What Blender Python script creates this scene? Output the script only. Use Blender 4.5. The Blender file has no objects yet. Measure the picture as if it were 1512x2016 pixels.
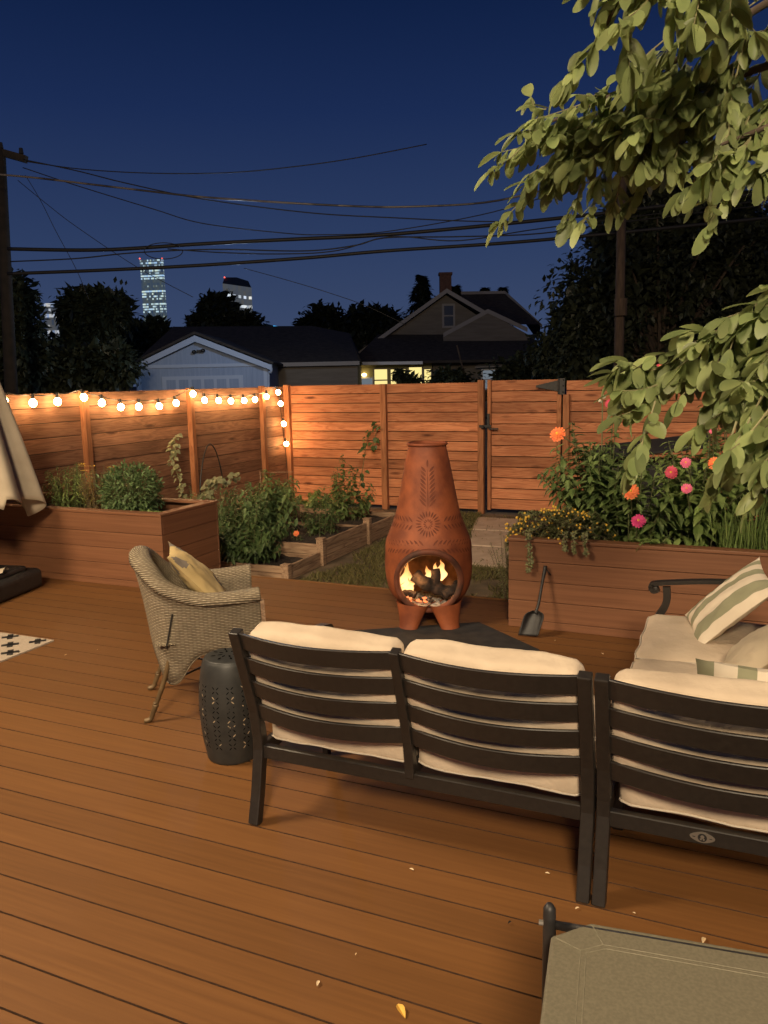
import bpy, bmesh, math, random
from mathutils import Vector, Matrix, noise, Euler
S = bpy.context.scene
C = S.collection
R = math.radians
PI = math.pi

# ------------------------------------------------------------------ camera
FPX = 1551.77
PITCH, ROLL, YAW = R(9.4413), R(-1.2071), R(23.543)
EYE = Vector((0, 0, 1.655))          # deck is z = 0, boards run along X, Y points away to the back fence


def _cam_axes():
    f = Vector((0, math.cos(PITCH), -math.sin(PITCH)))
    u0 = Vector((0, math.sin(PITCH), math.cos(PITCH)))
    x0 = Vector((1, 0, 0))
    c, s = math.cos(ROLL), math.sin(ROLL)
    x, u = c * x0 + s * u0, c * u0 - s * x0
    q = Matrix.Rotation(YAW, 3, 'Z')
    return q @ f, q @ x, q @ u


CF, CX, CU = _cam_axes()
cam = bpy.data.cameras.new('camera')
cam.sensor_fit = 'VERTICAL'
cam.sensor_height = 36
cam.lens = FPX / 2016 * 36
cam.clip_start = 0.05
cam.clip_end = 6000
cam_o = bpy.data.objects.new('camera', cam)
C.objects.link(cam_o)
cam_o.matrix_world = Matrix((
    (CX.x, CU.x, -CF.x, EYE.x), (CX.y, CU.y, -CF.y, EYE.y), (CX.z, CU.z, -CF.z, EYE.z), (0, 0, 0, 1)))
S.camera = cam_o


def ray(px, py):
    return CF + CX * ((px - 756) / FPX) + CU * ((1008 - py) / FPX)


def at(px, py, depth):
    return EYE + ray(px, py) * depth


def ground(px, py, z=0.0):
    d = ray(px, py)
    return EYE + d * ((z - EYE.z) / d.z)


def on_y(px, py, y):
    d = ray(px, py)
    return EYE + d * (y / d.y)


# ------------------------------------------------------------------ sky at dusk, lamps, exposure
W = bpy.data.worlds.new('World')
S.world = W
W.use_nodes = True
nt = W.node_tree
tc = nt.nodes.new('ShaderNodeTexCoord')
sp = nt.nodes.new('ShaderNodeSeparateXYZ')
nt.links.new(tc.outputs['Generated'], sp.inputs[0])
rp = nt.nodes.new('ShaderNodeValToRGB')
el = rp.color_ramp.elements
SKY = [(0.0, (.048, .072, .140)), (.06, (.042, .065, .138)), (.16, (.026, .047, .120)), (.30, (.0105, .0245, .086)), (.44, (.0028, .0105, .047)), (.58, (.0013, .006, .032))]
el[0].position, el[0].color = SKY[0][0], SKY[0][1] + (1,)
el[1].position, el[1].color = SKY[-1][0], SKY[-1][1] + (1,)
for p_, c_ in SKY[1:-1]:
    e = el.new(p_)
    e.color = c_ + (1,)
nt.links.new(sp.outputs[2], rp.inputs[0])
nt.links.new(rp.outputs[0], nt.nodes['Background'].inputs[0])
nt.nodes['Background'].inputs[1].default_value = 1.0


def lamp(name, loc, watts, col, radius):
    l = bpy.data.lights.new(name, 'POINT')
    l.energy = watts
    l.color = col
    l.shadow_soft_size = radius
    o = bpy.data.objects.new(name, l)
    o.location = loc
    C.objects.link(o)
    return o


# unseen lamps lighting the deck: house lamp behind viewer, pole light at left
lamp('deck_lamp', (2.2, -6.2, 6.8), 5800, (1.0, .79, .53), .9)
lamp('deck_lamp', (-4.7, .9, 4.7), 1350, (1.0, .77, .50), .7)
# street lamp of the alley beyond the fence, in front of the garage
al = at(470, 560, 24)
lamp('alley_lamp', al, 330, (.55, .74, 1.0), .3)
S.view_settings.view_transform = 'Standard'
S.view_settings.look = 'None'
S.view_settings.exposure = 0
S.view_settings.gamma = 1

# ------------------------------------------------------------------ helpers


class MB:
    """collects shapes, builds ONE mesh object"""

    def __init__(self, M=None):
        self.v, self.f, self.mi, self.uv = [], [], [], {}
        self.M = M
        self.cur = 0

    def add(self, vs, fs, uvs=None):
        b = len(self.v)
        for i, p in enumerate(vs):
            p = Vector(p)
            if self.M is not None:
                p = self.M @ p
            self.v.append(p)
            if uvs:
                self.uv[b + i] = uvs[i]
        for f in fs:
            self.f.append([b + i for i in f])
            self.mi.append(self.cur)

    def box(self, c, s, rz=0.0, rot=None):
        c = Vector(c)
        m = rot if rot is not None else Matrix.Rotation(rz, 3, 'Z')
        h = [x / 2 for x in s]
        vs = [c + m @ Vector((sx * h[0], sy * h[1], sz * h[2])) for sz in (-1, 1) for sx, sy in ((-1, -1), (1, -1), (1, 1), (-1, 1))]
        self.add(vs, [(3, 2, 1, 0), (4, 5, 6, 7), (0, 1, 5, 4), (1, 2, 6, 5), (2, 3, 7, 6), (3, 0, 4, 7)])

    def bb(self, x0, x1, y0, y1, z0, z1):
        self.box(((x0 + x1) / 2, (y0 + y1) / 2, (z0 + z1) / 2), (abs(x1 - x0), abs(y1 - y0), abs(z1 - z0)))

    def prism(self, pts, z0, z1):
        n = len(pts)
        vs = [(p[0], p[1], z0) for p in pts] + [(p[0], p[1], z1) for p in pts]
        self.add(vs, [tuple(range(n - 1, -1, -1)), tuple(range(n, 2 * n))] + [(i, (i + 1) % n, n + (i + 1) % n, n + i) for i in range(n)])

    def extrude(self, pts, d):
        """planar polygon given in 3D, extruded by vector d"""
        n = len(pts)
        d = Vector(d)
        vs = [Vector(p) for p in pts] + [Vector(p) + d for p in pts]
        self.add(vs, [tuple(range(n - 1, -1, -1)), tuple(range(n, 2 * n))] + [(i, (i + 1) % n, n + (i + 1) % n, n + i) for i in range(n)])

    def tube(self, pts, rad, n=8, cap=True, sq=None, up=None, closed=False):
        """sq=(a,b): rectangular section; rad float or list"""
        pts = [Vector(p) for p in pts]
        k = len(pts)
        if not hasattr(rad, '__len__'):
            rad = [rad] * k
        vs = []
        pu = Vector(up) if up is not None else None
        L = 0
        uvs = []
        for i, p in enumerate(pts):
            if closed:
                t = pts[(i + 1) % k] - pts[i - 1]
            else:
                t = pts[min(i + 1, k - 1)] - pts[max(i - 1, 0)]
            if t.length < 1e-9:
                t = Vector((0, 0, 1))
            t.normalize()
            if pu is None:
                pu = Vector((0, 0, 1)) if abs(t.z) < .9 else Vector((1, 0, 0))
            s = t.cross(pu)
            if s.length < 1e-6:
                s = t.orthogonal()
            s.normalize()
            u = s.cross(t).normalized()
            if up is None:
                pu = u
            if i:
                L += (pts[i] - pts[i - 1]).length
            if sq:
                for a, b in ((-1, -1), (1, -1), (1, 1), (-1, 1)):
                    vs.append(p + s * (a * sq[0] / 2 * rad[i]) + u * (b * sq[1] / 2 * rad[i]))
                    uvs.append((L, a))
            else:
                for j in range(n):
                    a = 2 * PI * j / n
                    vs.append(p + s * (math.cos(a) * rad[i]) + u * (math.sin(a) * rad[i]))
                    uvs.append((L, j / n * 2 * PI * max(rad[i], .001)))
        m = 4 if sq else n
        fs = []
        for i in range(k if closed else k - 1):
            for j in range(m):
                a, b = i * m, ((i + 1) % k) * m
                fs.append((a + j, a + (j + 1) % m, b + (j + 1) % m, b + j))
        if cap and not closed:
            fs.append(tuple(range(m - 1, -1, -1)))
            fs.append(tuple((k - 1) * m + j for j in range(m)))
        self.add(vs, fs, uvs)

    def lathe(self, prof, n=32, c=(0, 0, 0), caps=True):
        c = Vector(c)
        vs, fs = [], []
        for r, z in prof:
            for j in range(n):
                a = 2 * PI * j / n
                vs.append(c + Vector((r * math.cos(a), r * math.sin(a), z)))
        for i in range(len(prof) - 1):
            for j in range(n):
                fs.append((i * n + j, i * n + (j + 1) % n, (i + 1) * n + (j + 1) % n, (i + 1) * n + j))
        if caps:
            fs.append(tuple(range(n - 1, -1, -1)))
            fs.append(tuple((len(prof) - 1) * n + j for j in range(n)))
        self.add(vs, fs)

    def grid(self, fn, nu, nv, uvfn=None, flip=False, wrap=False):
        vs, uvs, fs = [], [], []
        for i in range(nu):
            for j in range(nv):
                u, v = i / (nu - 1 if not wrap else nu), j / (nv - 1)
                vs.append(fn(u, v))
                uvs.append(uvfn(u, v) if uvfn else (u, v))
        for i in range(nu if wrap else nu - 1):
            for j in range(nv - 1):
                i2 = (i + 1) % nu
                q = (i * nv + j, i2 * nv + j, i2 * nv + j + 1, i * nv + j + 1)
                fs.append(q[::-1] if flip else q)
        self.add(vs, fs, uvs)

    def sphere(self, c, r, n=10, m=7, sc=(1, 1, 1)):
        c = Vector(c)
        vs = [c + Vector((0, 0, -r * sc[2]))]
        for i in range(1, m):
            t = -PI / 2 + PI * i / m
            for j in range(n):
                a = 2 * PI * j / n
                vs.append(c + Vector((r * sc[0] * math.cos(t) * math.cos(a), r * sc[1] * math.cos(t) * math.sin(a), r * sc[2] * math.sin(t))))
        vs.append(c + Vector((0, 0, r * sc[2])))
        fs = [(0, 1 + (j + 1) % n, 1 + j) for j in range(n)]
        for i in range(m - 2):
            for j in range(n):
                a, b = 1 + i * n, 1 + (i + 1) * n
                fs.append((a + j, a + (j + 1) % n, b + (j + 1) % n, b + j))
        t = 1 + (m - 2) * n
        fs += [(t + j, t + (j + 1) % n, len(vs) - 1) for j in range(n)]
        self.add(vs, fs)

    def leaf(self, p, d, up, L, Wd, rows=((.0, .08), (.3, .9), (.62, .85), (1, 0)), fold=.18, curl=.25):
        """a leaf blade: midrib from p along d, two halves folded up, tip curling down"""
        d = d.normalized()
        s = d.cross(up)
        if s.length < 1e-5:
            s = d.orthogonal()
        s.normalize()
        u = s.cross(d)
        vs, fs = [], []
        for t, w in rows:
            m = p + d * (L * t) - u * (curl * L * t * t)
            if w == 0:
                vs.append(m)
            else:
                h = Wd / 2 * w
                vs += [m - s * h + u * (h * fold * 2), m, m + s * h + u * (h * fold * 2)]
        k = 0
        for i in range(len(rows) - 1):
            a = k
            k += 1 if rows[i][1] == 0 else 3
            b = k
            if rows[i][1] == 0:
                fs += [(a, b + 1, b), (a, b + 2, b + 1)]
            elif rows[i + 1][1] == 0:
                fs += [(a, a + 1, b), (a + 1, a + 2, b)]
            else:
                fs += [(a, a + 1, b + 1, b), (a + 1, a + 2, b + 2, b + 1)]
        self.add(vs, fs)

    def build(self, name, mats, parent=None, smooth=False, bevel=0, seg=2, label=None):
        """vertices are world coordinates; they are moved into the parent's frame"""
        me = bpy.data.meshes.new(name)
        vs = self.v
        if parent is not None:
            inv = FR[parent].inverted()
            vs = [inv @ p for p in vs]
        me.from_pydata([tuple(p) for p in vs], [], self.f)
        if not isinstance(mats, (list, tuple)):
            mats = [mats]
        for m in mats:
            me.materials.append(m)
        if len(mats) > 1:
            me.polygons.foreach_set('material_index', self.mi)
        if self.uv:
            ul = me.uv_layers.new(name='UVMap')
            for l in me.loops:
                ul.data[l.index].uv = self.uv.get(l.vertex_index, (0, 0))
        if smooth:
            me.polygons.foreach_set('use_smooth', [True] * len(me.polygons))
        me.update()
        o = bpy.data.objects.new(name, me)
        C.objects.link(o)
        FR[o] = Matrix.Identity(4)
        if parent is not None:
            o.parent = parent
            FR[o] = FR[parent].copy()
        if bevel:
            b = o.modifiers.new('bevel', 'BEVEL')
            b.width = bevel
            b.segments = seg
            b.limit_method = 'ANGLE'
            b.angle_limit = R(40)
        if label:
            o['label'] = label
        return o


FR = {}   # frame (world matrix) of every object that is built


def tag(o, label, cat, group=None):
    o['label'] = label
    o['category'] = cat
    if group:
        o['group'] = group
    return o


def thing(name, label, cat, loc=(0, 0, 0), group=None):
    o = bpy.data.objects.new(name, None)
    o.empty_display_size = .1
    C.objects.link(o)
    o.location = loc
    FR[o] = Matrix.Translation(Vector(loc))
    return tag(o, label, cat, group)


def structure(o, kind='structure'):
    o['kind'] = kind
    return o


def V(*a):
    return Vector(a)


def lerp(a, b, t):
    return a + (b - a) * t


def poly(pts, n):
    """resample a polyline with a Catmull-Rom spline"""
    pts = [Vector(p) for p in pts]
    out = []
    k = len(pts) - 1
    for i in range(n):
        t = i / (n - 1) * k
        j = min(int(t), k - 1)
        t -= j
        p0, p1, p2, p3 = pts[max(j - 1, 0)], pts[j], pts[j + 1], pts[min(j + 2, k)]
        out.append(.5 * ((2 * p1) + (p2 - p0) * t + (2 * p0 - 5 * p1 + 4 * p2 - p3) * t * t + (3 * p1 - p0 - 3 * p2 + p3) * t ** 3))
    return out


# ------------------------------------------------------------------ materials
def mk(name, c1, c2=None, scale=8, stretch=(1, 1, 1), rough=.6, bump=0, bscale=None, island=0, metal=0, detail=6, spec=.5, lo=.35, hi=.65, trans=0, coords='Object', sheen=0, bdist=.01):
    m = bpy.data.materials.new(name)
    m.use_nodes = True
    t = m.node_tree
    N, L = t.nodes, t.links
    b = N['Principled BSDF']
    b.inputs['Roughness'].default_value = rough
    b.inputs['Metallic'].default_value = metal
    b.inputs['Specular IOR Level'].default_value = spec
    if sheen:
        b.inputs['Sheen Weight'].default_value = sheen
    c2 = c2 or c1
    tcn = N.new('ShaderNodeTexCoord')
    mp = N.new('ShaderNodeMapping')
    mp.inputs['Scale'].default_value = stretch
    L.new(tcn.outputs[coords], mp.inputs[0])
    vec = mp.outputs[0]
    geo = None
    if island:
        geo = N.new('ShaderNodeNewGeometry')
        mul = N.new('ShaderNodeMath')
        mul.operation = 'MULTIPLY'
        mul.inputs[1].default_value = 73.0
        L.new(geo.outputs['Random Per Island'], mul.inputs[0])
        ad = N.new('ShaderNodeVectorMath')
        ad.operation = 'ADD'
        L.new(vec, ad.inputs[0])
        L.new(mul.outputs[0], ad.inputs[1])
        vec = ad.outputs[0]
    nz = N.new('ShaderNodeTexNoise')
    nz.inputs['Scale'].default_value = scale
    nz.inputs['Detail'].default_value = detail
    L.new(vec, nz.inputs['Vector'])
    cr = N.new('ShaderNodeValToRGB')
    cr.color_ramp.elements[0].position = lo
    cr.color_ramp.elements[1].position = hi
    cr.color_ramp.elements[0].color = tuple(c1) + (1,)
    cr.color_ramp.elements[1].color = tuple(c2) + (1,)
    L.new(nz.outputs[0], cr.inputs[0])
    col = cr.outputs[0]
    if island:
        hs = N.new('ShaderNodeHueSaturation')
        mr = N.new('ShaderNodeMapRange')
        mr.inputs[3].default_value = 1 - island
        mr.inputs[4].default_value = 1 + island
        L.new(geo.outputs['Random Per Island'], mr.inputs[0])
        L.new(mr.outputs[0], hs.inputs['Value'])
        L.new(col, hs.inputs['Color'])
        col = hs.outputs[0]
    L.new(col, b.inputs['Base Color'])
    if bump:
        bp = N.new('ShaderNodeBump')
        bp.inputs['Strength'].default_value = bump
        bp.inputs['Distance'].default_value = bdist
        src = nz.outputs[0]
        if bscale:
            n2 = N.new('ShaderNodeTexNoise')
            n2.inputs['Scale'].default_value = bscale
            n2.inputs['Detail'].default_value = 4
            L.new(vec, n2.inputs['Vector'])
            src = n2.outputs[0]
        L.new(src, bp.inputs['Height'])
        L.new(bp.outputs[0], b.inputs['Normal'])
    if trans:
        tr = N.new('ShaderNodeBsdfTranslucent')
        L.new(col, tr.inputs[0])
        mx = N.new('ShaderNodeMixShader')
        mx.inputs[0].default_value = trans
        L.new(b.outputs[0], mx.inputs[1])
        L.new(tr.outputs[0], mx.inputs[2])
        L.new(mx.outputs[0], N['Material Output'].inputs[0])
    return m


def emis(name, col, strength):
    m = bpy.data.materials.new(name)
    m.use_nodes = True
    t = m.node_tree
    t.nodes.remove(t.nodes['Principled BSDF'])
    e = t.nodes.new('ShaderNodeEmission')
    e.inputs[0].default_value = tuple(col) + (1,)
    e.inputs[1].default_value = strength
    t.links.new(e.outputs[0], t.nodes['Material Output'].inputs[0])
    return m


def wood(name, dark, mid, light, axis, knot=.5, val=.22, rough=.7):
    """sawn boards: grain stretched along axis, each board its own cut, knots"""
    m = bpy.data.materials.new(name)
    m.use_nodes = True
    N, L = m.node_tree.nodes, m.node_tree.links
    b = N['Principled BSDF']
    b.inputs['Roughness'].default_value = rough
    b.inputs['Specular IOR Level'].default_value = .25
    tcn = N.new('ShaderNodeTexCoord')
    geo = N.new('ShaderNodeNewGeometry')
    mul = N.new('ShaderNodeMath')
    mul.operation = 'MULTIPLY'
    mul.inputs[1].default_value = 91.0
    L.new(geo.outputs['Random Per Island'], mul.inputs[0])
    ad = N.new('ShaderNodeVectorMath')
    ad.operation = 'ADD'
    L.new(tcn.outputs['Object'], ad.inputs[0])
    L.new(mul.outputs[0], ad.inputs[1])

    def mapped(along, across):
        mp = N.new('ShaderNodeMapping')
        s = [across] * 3
        s[axis] = along
        mp.inputs['Scale'].default_value = s
        L.new(ad.outputs[0], mp.inputs[0])
        return mp.outputs[0]
    # knots bend the grain
    vo = N.new('ShaderNodeTexVoronoi')
    vo.inputs['Scale'].default_value = 1
    L.new(mapped(1.3, 5.5), vo.inputs['Vector'])
    kn = N.new('ShaderNodeMapRange')
    kn.inputs[1].default_value, kn.inputs[2].default_value = .05, .16
    kn.inputs[3].default_value, kn.inputs[4].default_value = 1, 0
    L.new(vo.outputs['Distance'], kn.inputs[0])
    wv = N.new('ShaderNodeTexNoise')
    wv.inputs['Scale'].default_value = 1
    wv.inputs['Detail'].default_value = 5
    wv.inputs['Distortion'].default_value = .6
    L.new(mapped(1.1, 16), wv.inputs['Vector'])
    fr = N.new('ShaderNodeMath')
    fr.operation = 'MULTIPLY_ADD'
    fr.inputs[1].default_value = 7
    L.new(wv.outputs[0], fr.inputs[0])
    L.new(kn.outputs[0], fr.inputs[2])
    pg = N.new('ShaderNodeMath')
    pg.operation = 'PINGPONG'
    pg.inputs[1].default_value = .5
    L.new(fr.outputs[0], pg.inputs[0])
    cr = N.new('ShaderNodeValToRGB')
    ce = cr.color_ramp.elements
    ce[0].position, ce[0].color = .0, tuple(dark) + (1,)
    ce[1].position, ce[1].color = .5, tuple(light) + (1,)
    q = ce.new(.2)
    q.color = tuple(mid) + (1,)
    L.new(pg.outputs[0], cr.inputs[0])
    mx = N.new('ShaderNodeMixRGB')
    mx.inputs[2].default_value = (dark[0] * .35, dark[1] * .3, dark[2] * .3, 1)
    km = N.new('ShaderNodeMath')
    km.operation = 'MULTIPLY'
    km.inputs[1].default_value = knot
    L.new(kn.outputs[0], km.inputs[0])
    L.new(km.outputs[0], mx.inputs[0])
    L.new(cr.outputs[0], mx.inputs[1])
    # broad weathering
    n3 = N.new('ShaderNodeTexNoise')
    n3.inputs['Scale'].default_value = 1
    n3.inputs['Detail'].default_value = 3
    L.new(mapped(1.2, 3), n3.inputs['Vector'])
    mr2 = N.new('ShaderNodeMapRange')
    mr2.inputs[1].default_value, mr2.inputs[2].default_value = .3, .7
    mr2.inputs[3].default_value, mr2.inputs[4].default_value = .72, 1.2
    L.new(n3.outputs[0], mr2.inputs[0])
    mr = N.new('ShaderNodeMapRange')
    mr.inputs[3].default_value, mr.inputs[4].default_value = 1 - val, 1 + val
    L.new(geo.outputs['Random Per Island'], mr.inputs[0])
    vm = N.new('ShaderNodeMath')
    vm.operation = 'MULTIPLY'
    L.new(mr.outputs[0], vm.inputs[0])
    L.new(mr2.outputs[0], vm.inputs[1])
    hs = N.new('ShaderNodeHueSaturation')
    L.new(vm.outputs[0], hs.inputs['Value'])
    L.new(mx.outputs[0], hs.inputs['Color'])
    L.new(hs.outputs[0], b.inputs['Base Color'])
    bp = N.new('ShaderNodeBump')
    bp.inputs['Strength'].default_value = .35
    bp.inputs['Distance'].default_value = .004
    L.new(pg.outputs[0], bp.inputs['Height'])
    L.new(bp.outputs[0], b.inputs['Normal'])
    return m


def leafmat(name, c1, c2, trans=.35, val=.3, rough=.45):
    return mk(name, c1, c2, scale=9, rough=rough, island=val, trans=trans, spec=.35)


M = {}
M['deck'] = mk('deck_composite', (.130, .055, .0165), (.174, .076, .023), scale=1, stretch=(2.2, 60, 40), rough=.56, bump=.2, island=.085, detail=12, bdist=.003, spec=.3, lo=.25, hi=.75)
M['groove'] = mk('deck_gap_shade', (.045, .020, .009), (.07, .032, .014), scale=30, rough=.9)  # board sides: shade between the boards put into the colour
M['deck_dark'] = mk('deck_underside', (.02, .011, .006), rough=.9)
M['planter'] = mk('planter_composite', (.165, .069, .031), (.210, .090, .042), scale=1, stretch=(1.5, 6, 60), rough=.55, bump=.25, island=.07, detail=7, bdist=.003)
M['planter_side'] = mk('planter_composite_side', (.165, .069, .031), (.210, .090, .042), scale=1, stretch=(6, 1.5, 60), rough=.55, bump=.25, island=.07, detail=7, bdist=.003)
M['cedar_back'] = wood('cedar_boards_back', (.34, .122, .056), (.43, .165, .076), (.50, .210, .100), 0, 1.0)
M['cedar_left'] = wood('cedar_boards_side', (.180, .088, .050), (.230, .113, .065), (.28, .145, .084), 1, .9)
M['cedar_post'] = wood('cedar_posts', (.29, .108, .047), (.38, .153, .067), (.45, .192, .086), 2, .5)
M['bedwood'] = wood('bed_planks', (.19, .115, .070), (.29, .185, .115), (.36, .24, .15), 1, .4, val=.15)
M['bedwood_x'] = wood('bed_cross_planks', (.19, .115, .070), (.29, .185, .115), (.36, .24, .15), 0, .4, val=.15)
M['soil'] = mk('soil', (.018, .011, .007), (.05, .032, .02), scale=40, rough=.95, bump=1, bdist=.02)
M['metal'] = mk('dark_metal', (.016, .013, .011), (.022, .018, .015), scale=60, rough=.42, spec=.5, bump=.06, bdist=.001)
M['iron'] = mk('black_iron', (.012, .011, .011), (.024, .022, .021), scale=30, rough=.5, bump=.3, bdist=.002)
M['canvas'] = mk('cushion_canvas', (.47, .37, .27), (.58, .47, .35), scale=4, rough=.9, bump=.45, bscale=9, bdist=.03, lo=.3, hi=.6)
M['piping'] = mk('cushion_piping', (.52, .45, .36), rough=.85)
M['beige'] = mk('beige_canvas', (.36, .30, .21), (.42, .35, .25), scale=4, rough=.85, bump=.3, bscale=9, bdist=.02)
M['terracotta'] = mk('terracotta', (.150, .034, .010), (.290, .074, .022), scale=7, rough=.68, bump=.3, bscale=45, bdist=.004, detail=8)
M['terra_dark'] = mk('carved_terracotta', (.105, .023, .0075), (.15, .036, .012), scale=20, rough=.8)
M['soot'] = mk('sooted_clay', (.10, .048, .024), (.36, .17, .075), scale=9, rough=.9, bump=.4, bdist=.01)
M['sootrim'] = mk('smoked_rim', (.035, .016, .010), (.20, .050, .020), scale=5, rough=.75, bump=.3, lo=.35, hi=.65, bdist=.004)
M['log'] = mk('charred_log', (.012, .008, .006), (.055, .032, .021), scale=22, stretch=(1, 1, 1), rough=.9, bump=1, bdist=.012)
M['ash'] = mk('ash', (.10, .085, .075), (.34, .31, .28), scale=45, rough=.95, bump=1, bdist=.02)
M['mat'] = mk('hearth_mat', (.010, .009, .009), (.024, .021, .020), scale=14, rough=.85, bump=.3, bdist=.004)
M['stool'] = mk('dark_glazed_metal', (.020, .021, .020), (.030, .030, .028), scale=20, rough=.5, bump=.08, bdist=.002)
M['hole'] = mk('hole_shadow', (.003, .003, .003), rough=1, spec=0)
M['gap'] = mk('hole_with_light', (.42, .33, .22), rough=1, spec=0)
M['tabletop'] = mk('speckled_grey_plastic', (.128, .112, .074), (.160, .141, .094), scale=160, rough=.6, bump=.15, bdist=.001, detail=3)
M['seam'] = mk('pale_seam', (.20, .175, .12), (.15, .135, .09), scale=60, rough=.7)
M['green_stripe'] = mk('sage_stripe', (.24, .235, .145), (.285, .28, .175), scale=8, rough=.85, bump=.2, bdist=.01)
M['cream_stripe'] = mk('cream_stripe', (.62, .53, .41), (.68, .59, .46), scale=8, rough=.85, bump=.2, bdist=.01)
M['yellow'] = mk('mustard_cloth', (.50, .36, .15), (.58, .44, .21), scale=6, rough=.9, bump=.3, bdist=.015)
M['greyspot'] = mk('grey_print', (.20, .165, .13), rough=.9)
M['rug'] = mk('cream_rug', (.36, .29, .22), (.45, .37, .285), scale=120, rough=.95, bump=.5, bdist=.004)
M['rugblack'] = mk('black_rug_motif', (.02, .016, .014), rough=.95)
M['path'] = mk('sandstone_path', (.38, .28, .205), (.48, .36, .27), scale=7, rough=.9, bump=.4, bdist=.02)
M['yard'] = mk('bare_earth', (.075, .054, .030), (.17, .115, .066), scale=3.2, rough=.95, bump=.8, bdist=.03)
M['grass'] = leafmat('grass_blades', (.085, .085, .026), (.19, .155, .062), .3, .35, rough=.7)
M['bark'] = mk('bark', (.045, .030, .020), (.085, .060, .042), scale=14, stretch=(1, 1, .2), rough=.9, bump=.6)
M['stem'] = mk('green_stem', (.10, .11, .04), (.14, .15, .06), rough=.7)
M['brownstem'] = mk('brown_stem', (.11, .075, .045), (.17, .12, .075), rough=.8)
M['poleWood'] = mk('pole_wood', (.045, .028, .018), (.085, .055, .036), scale=6, stretch=(4, 4, .4), rough=.9, bump=.4)
M['poleDark'] = mk('dark_pole_wood', (.016, .012, .009), (.028, .020, .015), scale=6, rough=.9)
M['wire'] = mk('cable_black', (.012, .011, .012), rough=.6)
M['wire_bare'] = mk('cable_aluminium', (.20, .17, .15), (.06, .05, .05), scale=1.2, rough=.45, metal=.3, lo=.45, hi=.55)
M['garagewall'] = mk('painted_siding', (.26, .33, .47), (.31, .38, .52), scale=1, stretch=(18, 18, 1), rough=.7, bump=.3, bdist=.02)
M['white'] = mk('white_paint', (.72, .74, .78), rough=.6)
M['bluewhite'] = mk('garage_trim_paint', (.42, .49, .62), rough=.6)
M['roof'] = mk('shingles', (.030, .024, .020), (.060, .048, .040), scale=5, stretch=(1, 1, 4), rough=.9, bump=.5, bdist=.02)
M['housewall'] = mk('house_siding', (.15, .125, .10), (.19, .16, .13), scale=1, stretch=(1, 1, 9), rough=.8, bump=.3)
M['housetrim'] = mk('house_trim', (.30, .27, .25), rough=.7)
M['brick'] = mk('chimney_brick', (.10, .045, .03), (.15, .07, .045), scale=12, rough=.9, bump=.3)
M['darkfence'] = mk('weathered_fence', (.022, .018, .015), (.04, .032, .026), scale=6, stretch=(8, 8, .6), rough=.9, island=.25)
M['glass_dark'] = mk('dark_window', (.02, .022, .028), rough=.12, spec=.8)
M['glow_yellow'] = emis('lit_room', (1.0, .80, .30), 1.1)
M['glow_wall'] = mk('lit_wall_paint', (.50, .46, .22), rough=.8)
M['lamp_glow'] = emis('lamp_glow', (1.0, .70, .28), 5)
M['glow_blue'] = emis('window_cool', (.55, .65, .75), .25)
M['bulb'] = emis('bulb_glow', (1.0, .60, .26), 85)
M['socket'] = mk('bulb_socket', (.012, .011, .010), rough=.5)
M['red_beacon'] = emis('red_beacon', (1.0, .12, .08), 2.5)
M['blue_sign'] = emis('blue_sign', (.05, .45, 1.0), 1.6)
M['ember'] = emis('ember', (1.0, .22, .07), 2.2)
M['coal'] = mk('coal', (.012, .009, .008), (.05, .03, .02), scale=60, rough=.95)
M['umb'] = mk('umbrella_canvas', (.36, .30, .215), (.43, .36, .265), scale=5, rough=.9, bump=.2, bdist=.01)
M['fallen'] = mk('pale_petal', (.62, .45, .25), (.70, .55, .36), scale=30, rough=.8)
M['fallen_y'] = mk('yellow_leaf', (.72, .42, .07), (.62, .34, .06), scale=30, rough=.7)

RAND = random.Random(11)

# ------------------------------------------------------------------ setting: yard, deck, path
YZ = -.25
mb = MB()
mb.grid(lambda u, v: V(lerp(-2500, 2500, u), lerp(-1500, 3500, v), YZ), 3, 3)
structure(mb.build('yard_ground', M['yard']))

mb = MB()
bw, gp = .138, .0065
y = 5.64
k = 0
DX0, DX1 = -9.2, 6.4
while y > -1.6:
    x0, cut = DX0, []
    rr = random.Random(k)
    cut = [DX0, DX1]
    for a, b in zip(cut[:-1], cut[1:]):
        mb.bb(a, b, y - bw, y, -.025, 0)
    y -= bw + gp
    k += 1
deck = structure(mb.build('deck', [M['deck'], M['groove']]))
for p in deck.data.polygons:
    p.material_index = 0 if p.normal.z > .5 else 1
mb = MB()
mb.bb(DX0, DX1, -1.6, 5.62, -.2, -.032)
structure(mb.build('deck_base', M['deck_dark']))
mb = MB()
mb.bb(DX0, DX1, 5.647, 5.672, -.2, .006)
structure(mb.build('deck_edge_board', M['deck'], bevel=.004, seg=1))

mb = MB()
rr = random.Random(5)
PTH = [(-2.34, 8.05), (-2.52, 8.97), (-2.72, 9.9)]
for i, (x, yy) in enumerate(PTH):
    w, h = .27, .44
    pts = []
    for a, b in ((-1, -1), (-.2, -1.02), (1, -1), (1.03, .1), (1, 1), (.1, 1.03), (-1, 1), (-1.02, 0)):
        pts.append((x + a * w + rr.uniform(-.03, .03) - .09 * b, yy + b * h + rr.uniform(-.02, .02)))
    mb.prism(pts, YZ - .02, YZ + .03)
structure(mb.build('path', M['path'], bevel=.012))


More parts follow.
